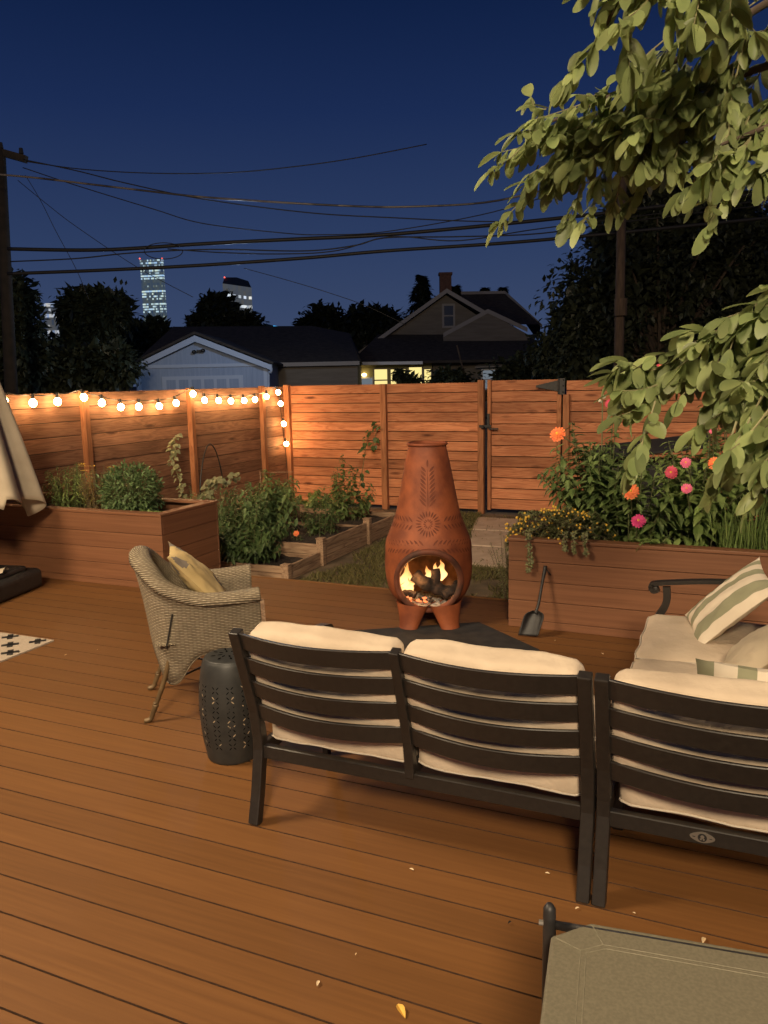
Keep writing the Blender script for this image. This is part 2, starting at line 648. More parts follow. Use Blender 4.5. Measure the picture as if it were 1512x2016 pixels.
# lawn: short blades, patchy
def lawn():
    rr = random.Random(3)
    mb = MB()
    n = 0
    while n < 26000:
        x, yy = rr.uniform(-3.72, -.2), rr.uniform(5.72, 10.7)
        if yy > 7.6 and abs(x + 2.34 + (yy - 8.05) * .2) < .28 and rr.random() < .95:
            continue
        d = noise.noise(V(x * 1.7, yy * 1.7, 0)) + .5 * noise.noise(V(x * 5, yy * 5, 3))
        if d < -.12 + rr.uniform(-.2, .2):
            continue
        n += 1
        h = rr.uniform(.035, .085)
        a = rr.uniform(0, 2 * PI)
        lean = V(math.cos(a), math.sin(a), 0) * rr.uniform(.2, 1.1)
        mb.leaf(V(x, yy, YZ), lean + V(0, 0, 1), V(math.sin(a), -math.cos(a), .1), h, rr.uniform(.006, .012), rows=((0, 1), (.55, .8), (1, 0)), fold=0, curl=.2)
    o = mb.build('grass', M['grass'])
    structure(o, 'stuff')


lawn()


# ------------------------------------------------------------------ fences
FX = -6.306
FY = 10.77
FT = 1.615


def board_rows(z0, z1, n):
    h = (z1 - z0) / n
    return [(z0 + i * h, z0 + (i + 1) * h) for i in range(n)]


def fence_x(root, spans, z0, z1, n, rng, yb=FY + .03, name='panel'):
    """boards running along X, each panel one mesh"""
    for (xa, xb) in spans:
        mb = MB()
        for a, b in board_rows(z0, z1, n):
            o = rng.uniform(-.002, .002)
            mb.bb(xa + .004, xb - .004, yb + o, yb + o + .02, a + .0035, b - .007 + rng.uniform(-.001, .001))
        mb.build(name, M['cedar_back'], root, bevel=.002, seg=1)


def post(root, x, yy, z0, z1, w=.09, d=.09, name='post', mat='cedar_post'):
    mb = MB()
    mb.bb(x - w / 2, x + w / 2, yy - d / 2, yy + d / 2, z0, z1)
    return mb.build(name, M[mat], root, bevel=.004)


rg = random.Random(21)
bf = thing('wooden_fence', 'warm lit cedar fence of horizontal boards behind the clay chimney stove, left of the gate', 'fence', (-4.7, FY, YZ))
fence_x(bf, [(FX + .03, -4.66), (-4.66, -3.23)], YZ + .05, FT, 13, rg)
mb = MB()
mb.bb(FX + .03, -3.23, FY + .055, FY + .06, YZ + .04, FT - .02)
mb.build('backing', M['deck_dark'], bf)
for x, t in ((FX + .015, FT + .01), (-4.66, FT - .005), (-3.17, FT + .025)):
    post(bf, x, FY, YZ, t, .085 if x > -4 else .09)

gt = thing('garden_gate', 'cedar garden gate with black latch and black strap hinge', 'gate', (-2.55, FY, YZ))
fence_x(gt, [(-3.07, -2.06)], YZ + .07, FT + .02, 12, rg, name='board_panel')
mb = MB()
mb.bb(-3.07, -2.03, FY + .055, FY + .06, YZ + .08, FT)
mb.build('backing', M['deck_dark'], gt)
post(gt, -3.055, FY + .005, YZ + .06, FT + .025, .05, .045, 'stile')
post(gt, -2.085, FY + .005, YZ + .06, FT - .17, .06, .045, 'stile')
mb = MB()
mb.box((-3.10, FY - .055, 1.0), (.17, .02, .035))
mb.box((-3.055, FY - .05, 1.09), (.035, .02, .17))
mb.box((-2.98, FY - .06, .965), (.14, .018, .02))
mb.sphere((-3.13, FY - .07, .985), .028)
mb.build('latch', M['iron'], gt)
mb = MB()
zc = FT - .075
mb.extrude([(-2.40, FY - .004, zc - .012), (-2.10, FY - .004, zc - .07), (-2.10, FY - .004, zc + .075), (-2.40, FY - .004, zc + .012)], (0, -.008, 0))
mb.bb(-2.085, -2.01, FY - .03, FY - .02, zc - .115, zc + .10)
for dz in (-.08, 0, .08):
    mb.sphere((-2.03, FY - .032, zc + dz), .011)
mb.tube([(-2.09, FY - .03, zc - .11), (-2.09, FY - .03, zc + .10)], .012)
mb.build('hinge', M['iron'], gt)

rf = thing('wooden_fence', 'cedar fence of horizontal boards to the right of the gate behind the zinnias', 'fence', (0, FY, YZ))
fence_x(rf, [(-2.0, -.2), (-.2, 1.6), (1.6, 3.4), (3.4, 5.2), (5.2, 7.0)], YZ + .05, FT, 13, rg)
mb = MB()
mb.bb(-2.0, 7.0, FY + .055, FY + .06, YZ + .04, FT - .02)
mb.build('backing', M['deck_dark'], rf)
post(rf, -1.985, FY, YZ, FT - .19, .085)
post(rf, -.2, FY, YZ, FT)
post(rf, 1.6, FY, YZ, FT)
post(rf, 3.4, FY, YZ, FT)
post(rf, 5.2, FY, YZ, FT)

lf = thing('wooden_fence', 'darker cedar side fence on the left hung with a row of glowing bulbs', 'fence', (FX, 7, YZ))
PY = [2.9, 4.7, 6.52, 8.35, 10.06, FY - .03]
for a, b in zip(PY[:-1], PY[1:]):
    mb = MB()
    for z0, z1 in board_rows(YZ + .04, FT - .01, 12):
        o = rg.uniform(-.003, .003)
        mb.bb(FX - .05 + o, FX - .03 + o, a + .004, b - .004, z0 + .003, z1 - .004)
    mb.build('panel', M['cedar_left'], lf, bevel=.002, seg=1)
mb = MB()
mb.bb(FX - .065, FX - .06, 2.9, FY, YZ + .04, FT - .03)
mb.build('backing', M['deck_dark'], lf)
for yy in PY[:-1]:
    post(lf, FX, yy, YZ, FT + .004, .075, .075)

# neighbour's dark dog-eared fence beyond
nf = thing('picket_fence', 'dark dog eared picket fence silhouetted in front of the pale garage', 'fence', at(300, 800, 15))
mb = MB()
p0, p1 = at(60, 775, 15.0), at(556, 760, 14.0)
p0.z = p1.z = 0
d = p1 - p0
L_ = d.length
d.normalize()
nn = int(L_ / .142)
rr = random.Random(8)
for i in range(nn):
    c = p0 + d * (i * .142)
    zt = 1.445 + .010 * rr.uniform(-1, 1) + .004 * i / 2
    zt = lerp(1.45, 1.55, i / nn) + rr.uniform(-.008, .008)
    w = .068
    pts = [c - d * w + V(0, 0, YZ), c + d * w + V(0, 0, YZ), c + d * w + V(0, 0, zt - .035), c + d * (w - .035) + V(0, 0, zt), c - d * (w - .035) + V(0, 0, zt), c - d * w + V(0, 0, zt - .035)]
    mb.extrude(pts, V(-d.y, d.x, 0) * .018)
mb.build('panel', M['darkfence'], nf)

# ------------------------------------------------------------------ string of lights
st = thing('string_lights', 'string of glowing warm bulbs strung along the left fence and down the corner post', 'string lights', (FX + .06, 8, 1.5))
BX = FX + .075
BUL = [(5.45, 1.535), (5.78, 1.505), (6.09, 1.51), (6.42, 1.54), (6.70, 1.475), (6.99, 1.42), (7.30, 1.412), (7.63, 1.406), (7.94, 1.431), (8.31, 1.535), (8.54, 1.45), (8.83, 1.434),
       (9.14, 1.418), (9.45, 1.415), (9.75, 1.42), (10.07, 1.455), (10.36, 1.51), (10.45, 1.34), (10.50, 1.03), (10.54, .72)]
cord = []
for i, (yy, zz) in enumerate(BUL):
    cord.append(V(BX - .012, yy, zz + .085))
    if i + 1 < len(BUL):
        y2, z2 = BUL[i + 1]
        cord.append(V(BX - .012, (yy + y2) / 2, (zz + z2) / 2 + .075))
cord = [V(BX, 4.9, 1.60)] + cord + [V(BX, 10.56, .5), V(BX, 10.58, .1)]
mb = MB()
mb.tube(poly(cord, 140), .006, 5)
mb.build('cord', M['socket'], st)
rr = random.Random(4)
for yy, zz in BUL:
    tilt = V(rr.uniform(0, .25), rr.uniform(-.25, .25), -1).normalized()
    top = V(BX, yy, zz + .085)
    c = top + tilt * .078
    mb = MB()
    mb.M = Matrix.Translation(c) @ Vector((0, 0, -1)).rotation_difference(tilt).to_matrix().to_4x4()
    mb.lathe([(.004, -.040), (.020, -.034), (.033, -.018), (.037, 0), (.032, .019), (.020, .033), (.013, .042)], 12)
    b = mb.build('bulb', M['bulb'], st, smooth=True)
    mb = MB()
    mb.tube([top + V(0, 0, .012), top + tilt * .040], [.016, .019], 8)
    mb.build('socket', M['socket'], b)


# ------------------------------------------------------------------ planters
def planter(x0, x1, y0, y1, H, label, right_end, left_end):
    t = thing('planter_box', label, 'planter', ((x0 + x1) / 2, (y0 + y1) / 2, 0))
    zs = [0, .054, .188, .322, .456, H - .022]
    mb = MB()
    for a, b in zip(zs[:-1], zs[1:]):
        mb.bb(x0, x1, y0, y0 + .022, a + .0012 if a else -.0, b - .0018)
    mb.build('front_panel', M['planter'], t, bevel=.0025, seg=1)
    mb = MB()
    for a, b in zip(zs[:-1], zs[1:]):
        mb.bb(x0, x1, y1 - .022, y1, a + .0012, b - .0018)
    mb.bb(x0, x1, y1 - .02, y1 - .002, -.25, .0)
    mb.build('rear_panel', M['planter'], t, bevel=.0025, seg=1)
    for x, s, on in ((x0, 1, left_end), (x1, -1, right_end)):
        if on:
            mb = MB()
            for a, b in zip(zs[:-1], zs[1:]):
                mb.bb(x + s * .001, x + s * .023, y0 + .0235, y1 - .0235, a + .0012, b - .0018)
            if y1 > 5.68:
                mb.bb(x + s * .001, x + s * .022, 5.68, y1 - .0235, -.25, -.003)
            mb.build('end_panel', M['planter_side'], t, bevel=.0025, seg=1)
    mb = MB()
    e = .006
    w = .095
    mb.bb(x0 - e, x1 + e, y0 - e, y0 + w, H - .022, H)
    mb.bb(x0 - e, x1 + e, y1 - w, y1 + e, H - .022, H)
    if left_end:
        mb.bb(x0 - e, x0 + w, y0 + w + .001, y1 - w - .001, H - .022, H - .0005)
    if right_end:
        mb.bb(x1 - w, x1 + e, y0 + w + .001, y1 - w - .001, H - .022, H - .0005)
    mb.build('rim', M['planter'], t, bevel=.004)
    mb = MB()
    rr = random.Random(1)
    mb.grid(lambda u, v: V(lerp(x0 + .022, x1 - .022, u), lerp(y0 + .023, y1 - .023, v), H - .10 + .02 * noise.noise(V(u * 30, v * 9, 1))), 60, 14)
    mb.build('soil', M['soil'], t, smooth=True)
    return t


planter(-9.0, -4.15, 5.02, 5.80, .632, 'long brown planter box at left, behind the wicker chair, holding the round bush', True, False)
planter(-1.297, 3.6, 5.045, 6.15, .610, 'long brown planter box at right, behind the sofa, full of zinnias', False, True)

# ------------------------------------------------------------------ raised garden bed
BXR = -3.85
bed = thing('raised_bed', 'low pale timber raised bed with three stepped soil sections and square posts', 'garden bed', (-4.6, 8, YZ))
SEC = [(6.46, 7.13, -.095), (7.20, 8.30, .012), (8.37, 9.36, -.035)]
for y0, y1, zt in SEC:
    mb = MB()
    n = max(2, round((zt - YZ) / .088))
    h = (zt - YZ) / n
    for xa, xb in ((BXR - .02, BXR + .008), (-5.36, -5.335)):
        mb = MB()
        for i in range(n):
            mb.bb(xa, xb, y0, y1, YZ + i * h + .001, YZ + (i + 1) * h - .003)
        mb.build('side_board', M['bedwood'], bed, bevel=.003, seg=1)
    mb = MB()
    mb.grid(lambda u, v: V(lerp(-5.33, BXR - .02, u), lerp(y0 - .02, y1 + .02, v), zt - .07 + .03 * noise.noise(V(u * 8, v * 6 + y0, 1))), 30, 20)
    mb.build('soil', M['soil'], bed, smooth=True)
for yy, zt in ((6.45, -.10), (7.165, -.02), (8.335, -.03), (9.37, -.04)):
    mb = MB()
    n = 2
    for i in range(n):
        h = (zt - YZ) / n
        mb.bb(-5.33, BXR - .045, yy - .014, yy + .014, YZ + i * h + .001, YZ + (i + 1) * h - .003)
    mb.build('cross_board', M['bedwood_x'], bed, bevel=.003, seg=1)
for yy, zt in ((6.44, -.085), (7.165, .035), (8.335, .05), (9.39, -.02)):
    for x in (BXR, -5.345):
        mb = MB()
        mb.bb(x - .04, x + .04, yy - .036, yy + .036, YZ, zt)
        mb.bb(x - .046, x + .046, yy - .042, yy + .042, zt + .0, zt + .012)
        mb.build('post', M['bedwood'], bed, bevel=.003, seg=1)

# ------------------------------------------------------------------ hearth mat, clay stove
mb = MB()
mb.prism([(-2.40, 4.47), (-1.78, 3.92), (-.99, 4.62), (-1.50, 5.035)], .001, .010)
tag(mb.build('hearth_mat', M['mat'], bevel=.003), 'flat black fireproof mat lying under the clay stove', 'mat')

CC = V(-1.845, 4.985, 0)
FACE = V(CC.x, CC.y, 0).normalized() * -1           # the mouth looks at the seats
SIDE = V(-FACE.y, FACE.x, 0)                        # to the right as seen from the seats
PROF = [(.10, .10), (.175, .125), (.235, .175), (.275, .24), (.294, .32), (.300, .41), (.297, .49), (.293, .565), (.268, .635), (.242, .70), (.220, .765), (.203, .84), (.184, .94), (.163, 1.05), (.142, 1.15), (.127, 1.222), (.126, 1.236)]


def prof_r(z):
    for (r0, z0), (r1, z1) in zip(PROF[:-1], PROF[1:]):
        if z0 <= z <= z1:
            return lerp(r0, r1, (z - z0) / (z1 - z0))
    return PROF[0][0] if z < .1 else PROF[-1][0]


# smooth profile
pp = [(p.x, p.y) for p in poly([V(r, z, 0) for r, z in PROF], 64)]
ch = thing('chiminea', 'terracotta clay chiminea with a burning fire in its round mouth', 'chiminea', CC)
mb = MB()
outer = pp
inner = [(r - .026, z + (.03 if i < 6 else 0)) for i, (r, z) in enumerate(pp)][::-1]
mb.M = Matrix.Translation(CC)
full = outer + inner
n = 72
vs, fs = [], []
for r, z in full:
    for j in range(n):
        a = 2 * PI * j / n
        vs.append((max(r, .01) * math.cos(a), max(r, .01) * math.sin(a), z))
for i in range(len(full) - 1):
    for j in range(n):
        fs.append((i * n + j, i * n + (j + 1) % n, (i + 1) * n + (j + 1) % n, (i + 1) * n + j))
fs.append(tuple(range(n - 1, -1, -1)))
k_ = (len(full) - 1) * n
fs.append(tuple(k_ + j for j in range(n)))
mb.add(vs, fs)
MOUTH_Z, MOUTH_R = .340, .208
cut = MB()
cut.tube([CC + V(0, 0, MOUTH_Z) + FACE * .02, CC + V(0, 0, MOUTH_Z) + FACE * .6], MOUTH_R, 48)
body = mb.build('body', [M['terracotta'], M['soot']], ch)


def outward(o):
    bm = bmesh.new()
    bm.from_mesh(o.data)
    bmesh.ops.remove_doubles(bm, verts=bm.verts, dist=1e-5)
    bmesh.ops.recalc_face_normals(bm, faces=bm.faces)
    bm.to_mesh(o.data)
    bm.free()


outward(body)
cuto = cut.build('cutter', M['terracotta'])
outward(cuto)
bo = body.modifiers.new('mouth', 'BOOLEAN')
bo.operation = 'DIFFERENCE'
bo.object = cuto
bo.solver = 'EXACT'
bpy.context.view_layer.update()
dg = bpy.context.evaluated_depsgraph_get()
nm = bpy.data.meshes.new_from_object(body.evaluated_get(dg))
body.modifiers.clear()
old = body.data
body.data = nm
nm.name = 'body'
bpy.data.meshes.remove(old)
bpy.data.objects.remove(cuto)
for p in nm.polygons:
    c = p.center
    r_ = math.hypot(c.x, c.y)
    p.use_smooth = True
    p.material_index = 1 if (r_ < prof_r(c.z) - .014 and c.z < .75) else 0
# rim round the mouth
pts = []
for i in range(64):
    a = 2 * PI * i / 64
    x, z = math.cos(a) * (MOUTH_R + .004), MOUTH_Z + math.sin(a) * (MOUTH_R + .004)
    rr_ = prof_r(min(max(z, .1), 1.2))
    yv = math.sqrt(max(rr_ ** 2 - x ** 2, .01))
    pts.append(CC + SIDE * x + FACE * (yv + .004) + V(0, 0, z))
mb = MB()
mb.tube(pts, .021, 10, closed=True)
mb.build('mouth_rim', M['sootrim'], ch, smooth=True)
mb = MB()
mb.M = Matrix.Translation(CC)
mb.tube([V(.128 * math.cos(2 * PI * i / 40), .128 * math.sin(2 * PI * i / 40), 1.232) for i in range(40)], .011, 8, closed=True)
mb.build('neck_rim', M['terracotta'], ch, smooth=True)
# three splayed clay feet
for ang in (-36, 36, 180):
    a = math.atan2(FACE.y, FACE.x) + R(ang)
    d = V(math.cos(a), math.sin(a), 0)
    q = V(-d.y, d.x, 0)
    mb = MB()

    def foot(u, v, d=d, q=q):
        th = 2 * PI * u
        z = lerp(0, .17, v)
        cx = lerp(.245, .19, v ** .7)
        wx = lerp(.050, .072, v ** 1.4)
        wy = lerp(.068, .128, v ** 1.3)
        return CC + d * (cx + wx * math.cos(th)) + q * (wy * math.sin(th)) + V(0, 0, z)
    mb.grid(foot, 20, 8, wrap=True)
    mb.add([foot(i / 20, 0) for i in range(20)], [tuple(range(19, -1, -1))])
    mb.build('leg', M['terracotta'], ch, smooth=True)
# carved leaf pattern, pressed into the clay (thin inlays following the surface)
mb = MB()


def on_clay(x, z, off=.0016):
    """x = arc length to the right of the front line"""
    r = prof_r(z)
    a = x / max(r, .05)
    return CC + (FACE * math.cos(a) + SIDE * math.sin(a)) * (r + off) + V(0, 0, z)


def nick(x, z, ang, L, w):
    pts, m = [], 7
    ca, sa = math.cos(ang), math.sin(ang)
    loop = []
    for s in (1, -1):
        for i in range(m):
            t = i / (m - 1)
            if s < 0:
                t = 1 - t
            if (s < 0 and (i == 0 or i == m - 1)):
                continue
            wv = w / 2 * math.sin(PI * min(max(t, 0), 1)) ** .8 * s
            lx, lz = t * L, wv
            loop.append(on_clay(x + lx * ca - lz * sa, z + lx * sa + lz * ca))
    mb.add(loop, [tuple(range(len(loop)))])


for i in range(9):
    z = .835 + i * .028
    L = .068 - .0022 * i
    nick(.010, z, R(48), L, .0150)
    nick(-.010, z, R(132), L, .0150)
nick(0, 1.09, R(90), .05, .013)
nick(0, .80, R(90), .29, .006)
for i in range(22):
    a = 2 * PI * i / 22
    nick(.042 * math.cos(a), .725 + .042 * math.sin(a), a, .044, .0105)
for i in range(12):
    a = 2 * PI * i / 12
    nick(.014 * math.cos(a), .725 + .014 * math.sin(a), a, .02, .007)
for s in (-1, 1):
    for i in range(7):
        x = s * (.105 + i * .030)
        a = R(48) if s > 0 else R(132)
        nick(x, .725 + .008, a, .048, .013)
        nick(x, .725 - .008, -a, .048, .013)
    for i in range(10):
        x = s * (.03 + i * .031)
        zz = .580 - .0016 * i * (1 if i < 6 else 1.4)
        a = R(46) if s > 0 else R(134)
        nick(x, zz + .009, a, .050, .0135)
        nick(x, zz - .009, -a, .050, .0135)
mb.build('carved_pattern', M['terra_dark'], ch)

# fire bed
FC = CC + FACE * .02
mb = MB()
mb.grid(lambda u, v: FC + V(math.cos(2 * PI * u), math.sin(2 * PI * u), 0) * (.190 * v) + V(0, 0, .165 + .022 * noise.noise(V(math.cos(2 * PI * u) * v * 5, math.sin(2 * PI * u) * v * 5, 2)) + .02 * noise.noise(V(math.cos(2 * PI * u) * v * 16, math.sin(2 * PI * u) * v * 16, 7))), 40, 14, wrap=True)
structure(tag(mb.build('ash_bed', M['ash'], smooth=True), 'grey ash bed in the bottom of the clay chiminea', 'ash'), 'stuff')


def log(name, label, pts, rad, stub=None):
    t = thing(name, label, 'log', pts[0], None)
    mb = MB()
    p = poly(pts, 18)
    rr = random.Random(len(label))
    for i in range(len(p)):
        pass
    rads = [rad * (1 + .12 * math.sin(i * 1.3) + rr.uniform(-.06, .06)) for i in range(len(p))]
    mb.tube(p, rads, 12)
    mb.build('trunk', M['log'], t, smooth=True, bevel=0)
    if stub:
        mb = MB()
        mb.tube(poly(stub, 8), [rad * .85, rad * .8, rad * .78, rad * .75, rad * .72, rad * .7, rad * .68, rad * .7], 10)
        mb.build('branch_stub', M['log'], t, smooth=True)
    return t


def fp(x, y, z):
    """x to the right, y towards the viewer, from the stove axis"""
    return CC + SIDE * x + FACE * y + V(0, 0, z)


log('firewood_log', 'charred thick log with a short upright stub burning in the chiminea', [fp(-.10, .08, .345), fp(-.02, .10, .29), (fp(.06, .10, .255)), fp(.14, .11, .225)], .046, [fp(.035, .10, .28), fp(.05, .09, .34), fp(.045, .085, .385)])
log('firewood_log', 'small split log with a pale cut end at the right of the fire', [fp(.10, .15, .22), fp(.165, .12, .255), fp(.20, .07, .28)], .030)
log('firewood_log', 'short reddish glowing stick at the left of the fire', [fp(-.20, .10, .21), fp(-.14, .13, .235), fp(-.09, .15, .22)], .022)
# embers
lamp('fire_glow', fp(-.09, .13, .34), 4.5, (1.0, .50, .18), .05)
em = thing('embers', 'red glowing embers under the log at the front of the ash', 'embers', fp(-.06, .14, .19))
mb = MB()
rr = random.Random(12)
for i in range(18):
    mb.cur = i % 2
    c = fp(rr.uniform(-.15, .02), rr.uniform(.06, .19), .185 + rr.uniform(-.012, .012))
    mb.box(c, (rr.uniform(.012, .035), rr.uniform(.01, .022), rr.uniform(.008, .016)), rot=Euler((rr.uniform(-.5, .5), rr.uniform(-.5, .5), rr.uniform(0, 3))).to_matrix())
mb.build('coals', [M['ember'], M['coal']], em)


def flame_mat():
    m = bpy.data.materials.new('flame')
    m.use_nodes = True
    N, L = m.node_tree.nodes, m.node_tree.links
    N.remove(N['Principled BSDF'])
    uv = N.new('ShaderNodeUVMap')
    sx = N.new('ShaderNodeSeparateXYZ')
    L.new(uv.outputs[0], sx.inputs[0])
    r1 = N.new('ShaderNodeValToRGB')
    e = r1.color_ramp.elements
    e[0].position, e[0].color = 0, (1, .55, .20, 1)
    e[1].position, e[1].color = 1, (1, .30, .05, 1)
    q = e.new(.45)
    q.color = (1, .62, .22, 1)
    L.new(sx.outputs[1], r1.inputs[0])
    em = N.new('ShaderNodeEmission')
    L.new(r1.outputs[0], em.inputs[0])
    st = N.new('ShaderNodeMapRange')
    st.inputs[3].default_value, st.inputs[4].default_value = 3.2, 1.1
    L.new(sx.outputs[1], st.inputs[0])
    L.new(st.outputs[0], em.inputs[1])
    tr = N.new('ShaderNodeBsdfTransparent')
    lw = N.new('ShaderNodeLayerWeight')
    lw.inputs[0].default_value = .35
    mx = N.new('ShaderNodeMixShader')
    mr = N.new('ShaderNodeMapRange')
    mr.inputs[1].default_value, mr.inputs[2].default_value = .05, .80
    mr.inputs[3].default_value = .22
    L.new(lw.outputs['Facing'], mr.inputs[0])
    L.new(mr.outputs[0], mx.inputs[0])
    L.new(em.outputs[0], mx.inputs[1])
    L.new(tr.outputs[0], mx.inputs[2])
    L.new(mx.outputs[0], N['Material Output'].inputs[0])
    return m


M['flame'] = flame_mat()
fl = thing('fire', 'bright flames licking up around the log inside the chiminea', 'fire', fp(-.1, .1, .2))
for (x, yy, z, h, w, sd) in ((-.150, .08, .20, .24, .040, 1), (-.185, .10, .18, .13, .030, 2), (.005, .03, .27, .13, .032, 3), (.085, .02, .29, .15, .030, 4), (-.125, .12, .22, .12, .022, 6), (-.165, .05, .24, .17, .026, 8), (.045, .0, .30, .12, .020, 9)):
    mb = MB()

    def flame(u, v, x=x, yy=yy, z=z, h=h, w=w, sd=sd):
        a = 2 * PI * u
        r = w * (math.sin(PI * min(v * .92 + .08, 1)) ** .8) * (1 - v) ** .55 * 1.35
        wob = .030 * v * noise.noise(V(v * 3.2, sd * 7.1, 0)) * 2
        wob2 = .02 * v * noise.noise(V(v * 3.2, sd * 3.3, 5)) * 2
        k = 1 + .55 * noise.noise(V(math.cos(a) * 1.4, math.sin(a) * 1.4 + sd, v * 5))
        return fp(x + wob + r * k * math.cos(a), yy + wob2 + r * .6 * k * math.sin(a), z + h * v)
    mb.grid(flame, 16, 18, wrap=True)
    mb.build('flame', M['flame'], fl, smooth=True)

# ------------------------------------------------------------------ ash shovel
sh = thing('ash_shovel', 'black ash shovel leaning handle up against the right planter', 'shovel', (-1.06, 4.85, 0))
b0, b1, t1 = V(-1.115, 4.845, .012), V(-1.07, 4.93, .20), V(-1.045, 5.025, .44)
ax = (b1 - b0).normalized()
sd_ = V(.98, .17, 0).normalized()
nrm = sd_.cross(ax).normalized()
mb = MB()


def pan(u, v):
    w = .062 * (1 if v < .72 else math.sqrt(max(0.06, 1 - ((v - .72) / .29) ** 2)))
    x = lerp(-1, 1, u) * w
    curl = .028 * (abs(lerp(-1, 1, u)) ** 3) * (.4 + v)
    return b0 + ax * (.165 * v) + sd_ * x + nrm * (-curl) * -1 * (1 if nrm.y < 0 else -1) + nrm * 0


mb.grid(pan, 13, 14)
pn = mb.build('blade', M['iron'], sh, smooth=True)
so = pn.modifiers.new('solid', 'SOLIDIFY')
so.thickness = .004
mb = MB()
mb.tube(poly([b0 + ax * .15, b0 + ax * .22 + V(0, 0, .0), lerp(b1, t1, .45), t1], 16), [.016, .015, .011, .009] + [.009] * 8 + [.0105, .012, .012, .012], 10)
mb.tube([t1 + V(.0, -.005, -.01), t1 + V(.018, .0, -.04), t1 + V(.035, .005, -.06)], .004, 6)
mb.build('handle', M['iron'], sh, smooth=True)

# ------------------------------------------------------------------ pierced drum stool
SC = V(-1.985, 2.79, 0)
stl = thing('garden_stool', 'dark pierced metal drum stool beside the end of the slatted sofa', 'stool', SC)
SP = [(.106, 0), (.114, .006), (.122, .05), (.133, .13), (.139, .23), (.136, .32), (.126, .40), (.116, .445), (.108, .462), (.098, .470), (.05, .474), (.001, .475)]
sp_ = [(p.x, p.y) for p in poly([V(r, z, 0) for r, z in SP], 44)]
mb = MB()
mb.M = Matrix.Translation(SC)
mb.lathe([(max(r, .001), max(z, 0)) for r, z in sp_], 48)
mb.build('drum', M['stool'], stl, smooth=True)


def sr(z):
    for (r0, z0), (r1, z1) in zip(SP[:-1], SP[1:]):
        if z0 <= z <= z1:
            return lerp(r0, r1, (z - z0) / (z1 - z0))
    return .1


mb = MB()
rr = random.Random(9)
NA = 13
for row in range(7):
    z0 = .095 + row * .043
    for j in range(NA):
        a0 = 2 * PI * (j + .5 * 0) / NA
        for q in range(4):
            aa = PI / 4 + q * PI / 2
            L, w = .017, .0042
            cx, cz = .0140 * math.cos(aa), .0140 * math.sin(aa)
            r = sr(z0)
            loop = []
            for k in range(8):
                b = 2 * PI * k / 8
                lx, lz = L / 2 * math.cos(b), w / 2 * math.sin(b)
                x = cx + lx * math.cos(aa) - lz * math.sin(aa)
                z = z0 + cz + lx * math.sin(aa) + lz * math.cos(aa)
                r = sr(z) + .0008
                loop.append(SC + V(r * math.cos(a0 + x / .135), r * math.sin(a0 + x / .135), z))
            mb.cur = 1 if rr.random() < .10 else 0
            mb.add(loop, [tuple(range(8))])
mb.cur = 0
for j in range(8):
    a = 2 * PI * j / 8
    for dr in (.035, .066):
        loop = []
        for k in range(8):
            b = 2 * PI * k / 8
            loop.append(SC + V((dr + .012 * math.cos(b)) * math.cos(a) - .0045 * math.sin(b) * math.sin(a), (dr + .012 * math.cos(b)) * math.sin(a) + .0045 * math.sin(b) * math.cos(a), .4757))
        mb.add(loop, [tuple(range(8))])
mb.build('hole_inlays', [M['hole'], M['gap']], stl)  # flat inlays on an uncut drum, painting the holes' shade and light


# ------------------------------------------------------------------ wicker chair
def wicker_mat():
    m = bpy.data.materials.new('wicker')
    m.use_nodes = True
    N, L = m.node_tree.nodes, m.node_tree.links
    b = N['Principled BSDF']
    b.inputs['Roughness'].default_value = .7
    uv = N.new('ShaderNodeUVMap')
    sx = N.new('ShaderNodeSeparateXYZ')
    L.new(uv.outputs[0], sx.inputs[0])

    def math_(op, a, bv=None):
        n_ = N.new('ShaderNodeMath')
        n_.operation = op
        if hasattr(a, 'links'):
            L.new(a, n_.inputs[0])
        else:
            n_.inputs[0].default_value = a
        if bv is not None:
            if hasattr(bv, 'links'):
                L.new(bv, n_.inputs[1])
            else:
                n_.inputs[1].default_value = bv
        return n_.outputs[0]
    u = math_('DIVIDE', sx.outputs[0], .020)
    v = math_('DIVIDE', sx.outputs[1], .0085)
    par = math_('FLOOR', u)
    row = math_('FLOOR', v)
    chk = math_('MODULO', math_('ADD', par, row), 2.0)
    fu = math_('SUBTRACT', math_('FRACT', u), .5)
    fv = math_('SUBTRACT', math_('FRACT', v), .5)
    hv = math_('SUBTRACT', 1.0, math_('MULTIPLY', math_('MULTIPLY', fv, fv), 4.0))
    hu = math_('SUBTRACT', 1.0, math_('MULTIPLY', math_('MULTIPLY', fu, fu), 4.0))
    over = math_('MULTIPLY', chk, hu)
    hgt = math_('MULTIPLY', hv, math_('ADD', .58, math_('MULTIPLY', over, .42)))
    no = N.new('ShaderNodeTexNoise')
    no.inputs['Scale'].default_value = 30
    tcn = N.new('ShaderNodeTexCoord')
    L.new(tcn.outputs['Object'], no.inputs['Vector'])
    cr = N.new('ShaderNodeValToRGB')
    e = cr.color_ramp.elements
    e[0].position, e[0].color = 0, (.045, .030, .015, 1)
    e[1].position, e[1].color = 1, (.40, .33, .225, 1)
    q = e.new(.45)
    q.color = (.21, .165, .105, 1)
    L.new(math_('MULTIPLY', hgt, math_('ADD', .55, math_('MULTIPLY', no.outputs[0], .9))), cr.inputs[0])
    L.new(cr.outputs[0], b.inputs['Base Color'])
    bp = N.new('ShaderNodeBump')
    bp.inputs['Strength'].default_value = .9
    bp.inputs['Distance'].default_value = .006
    L.new(hgt, bp.inputs['Height'])
    L.new(bp.outputs[0], b.inputs['Normal'])
    return m


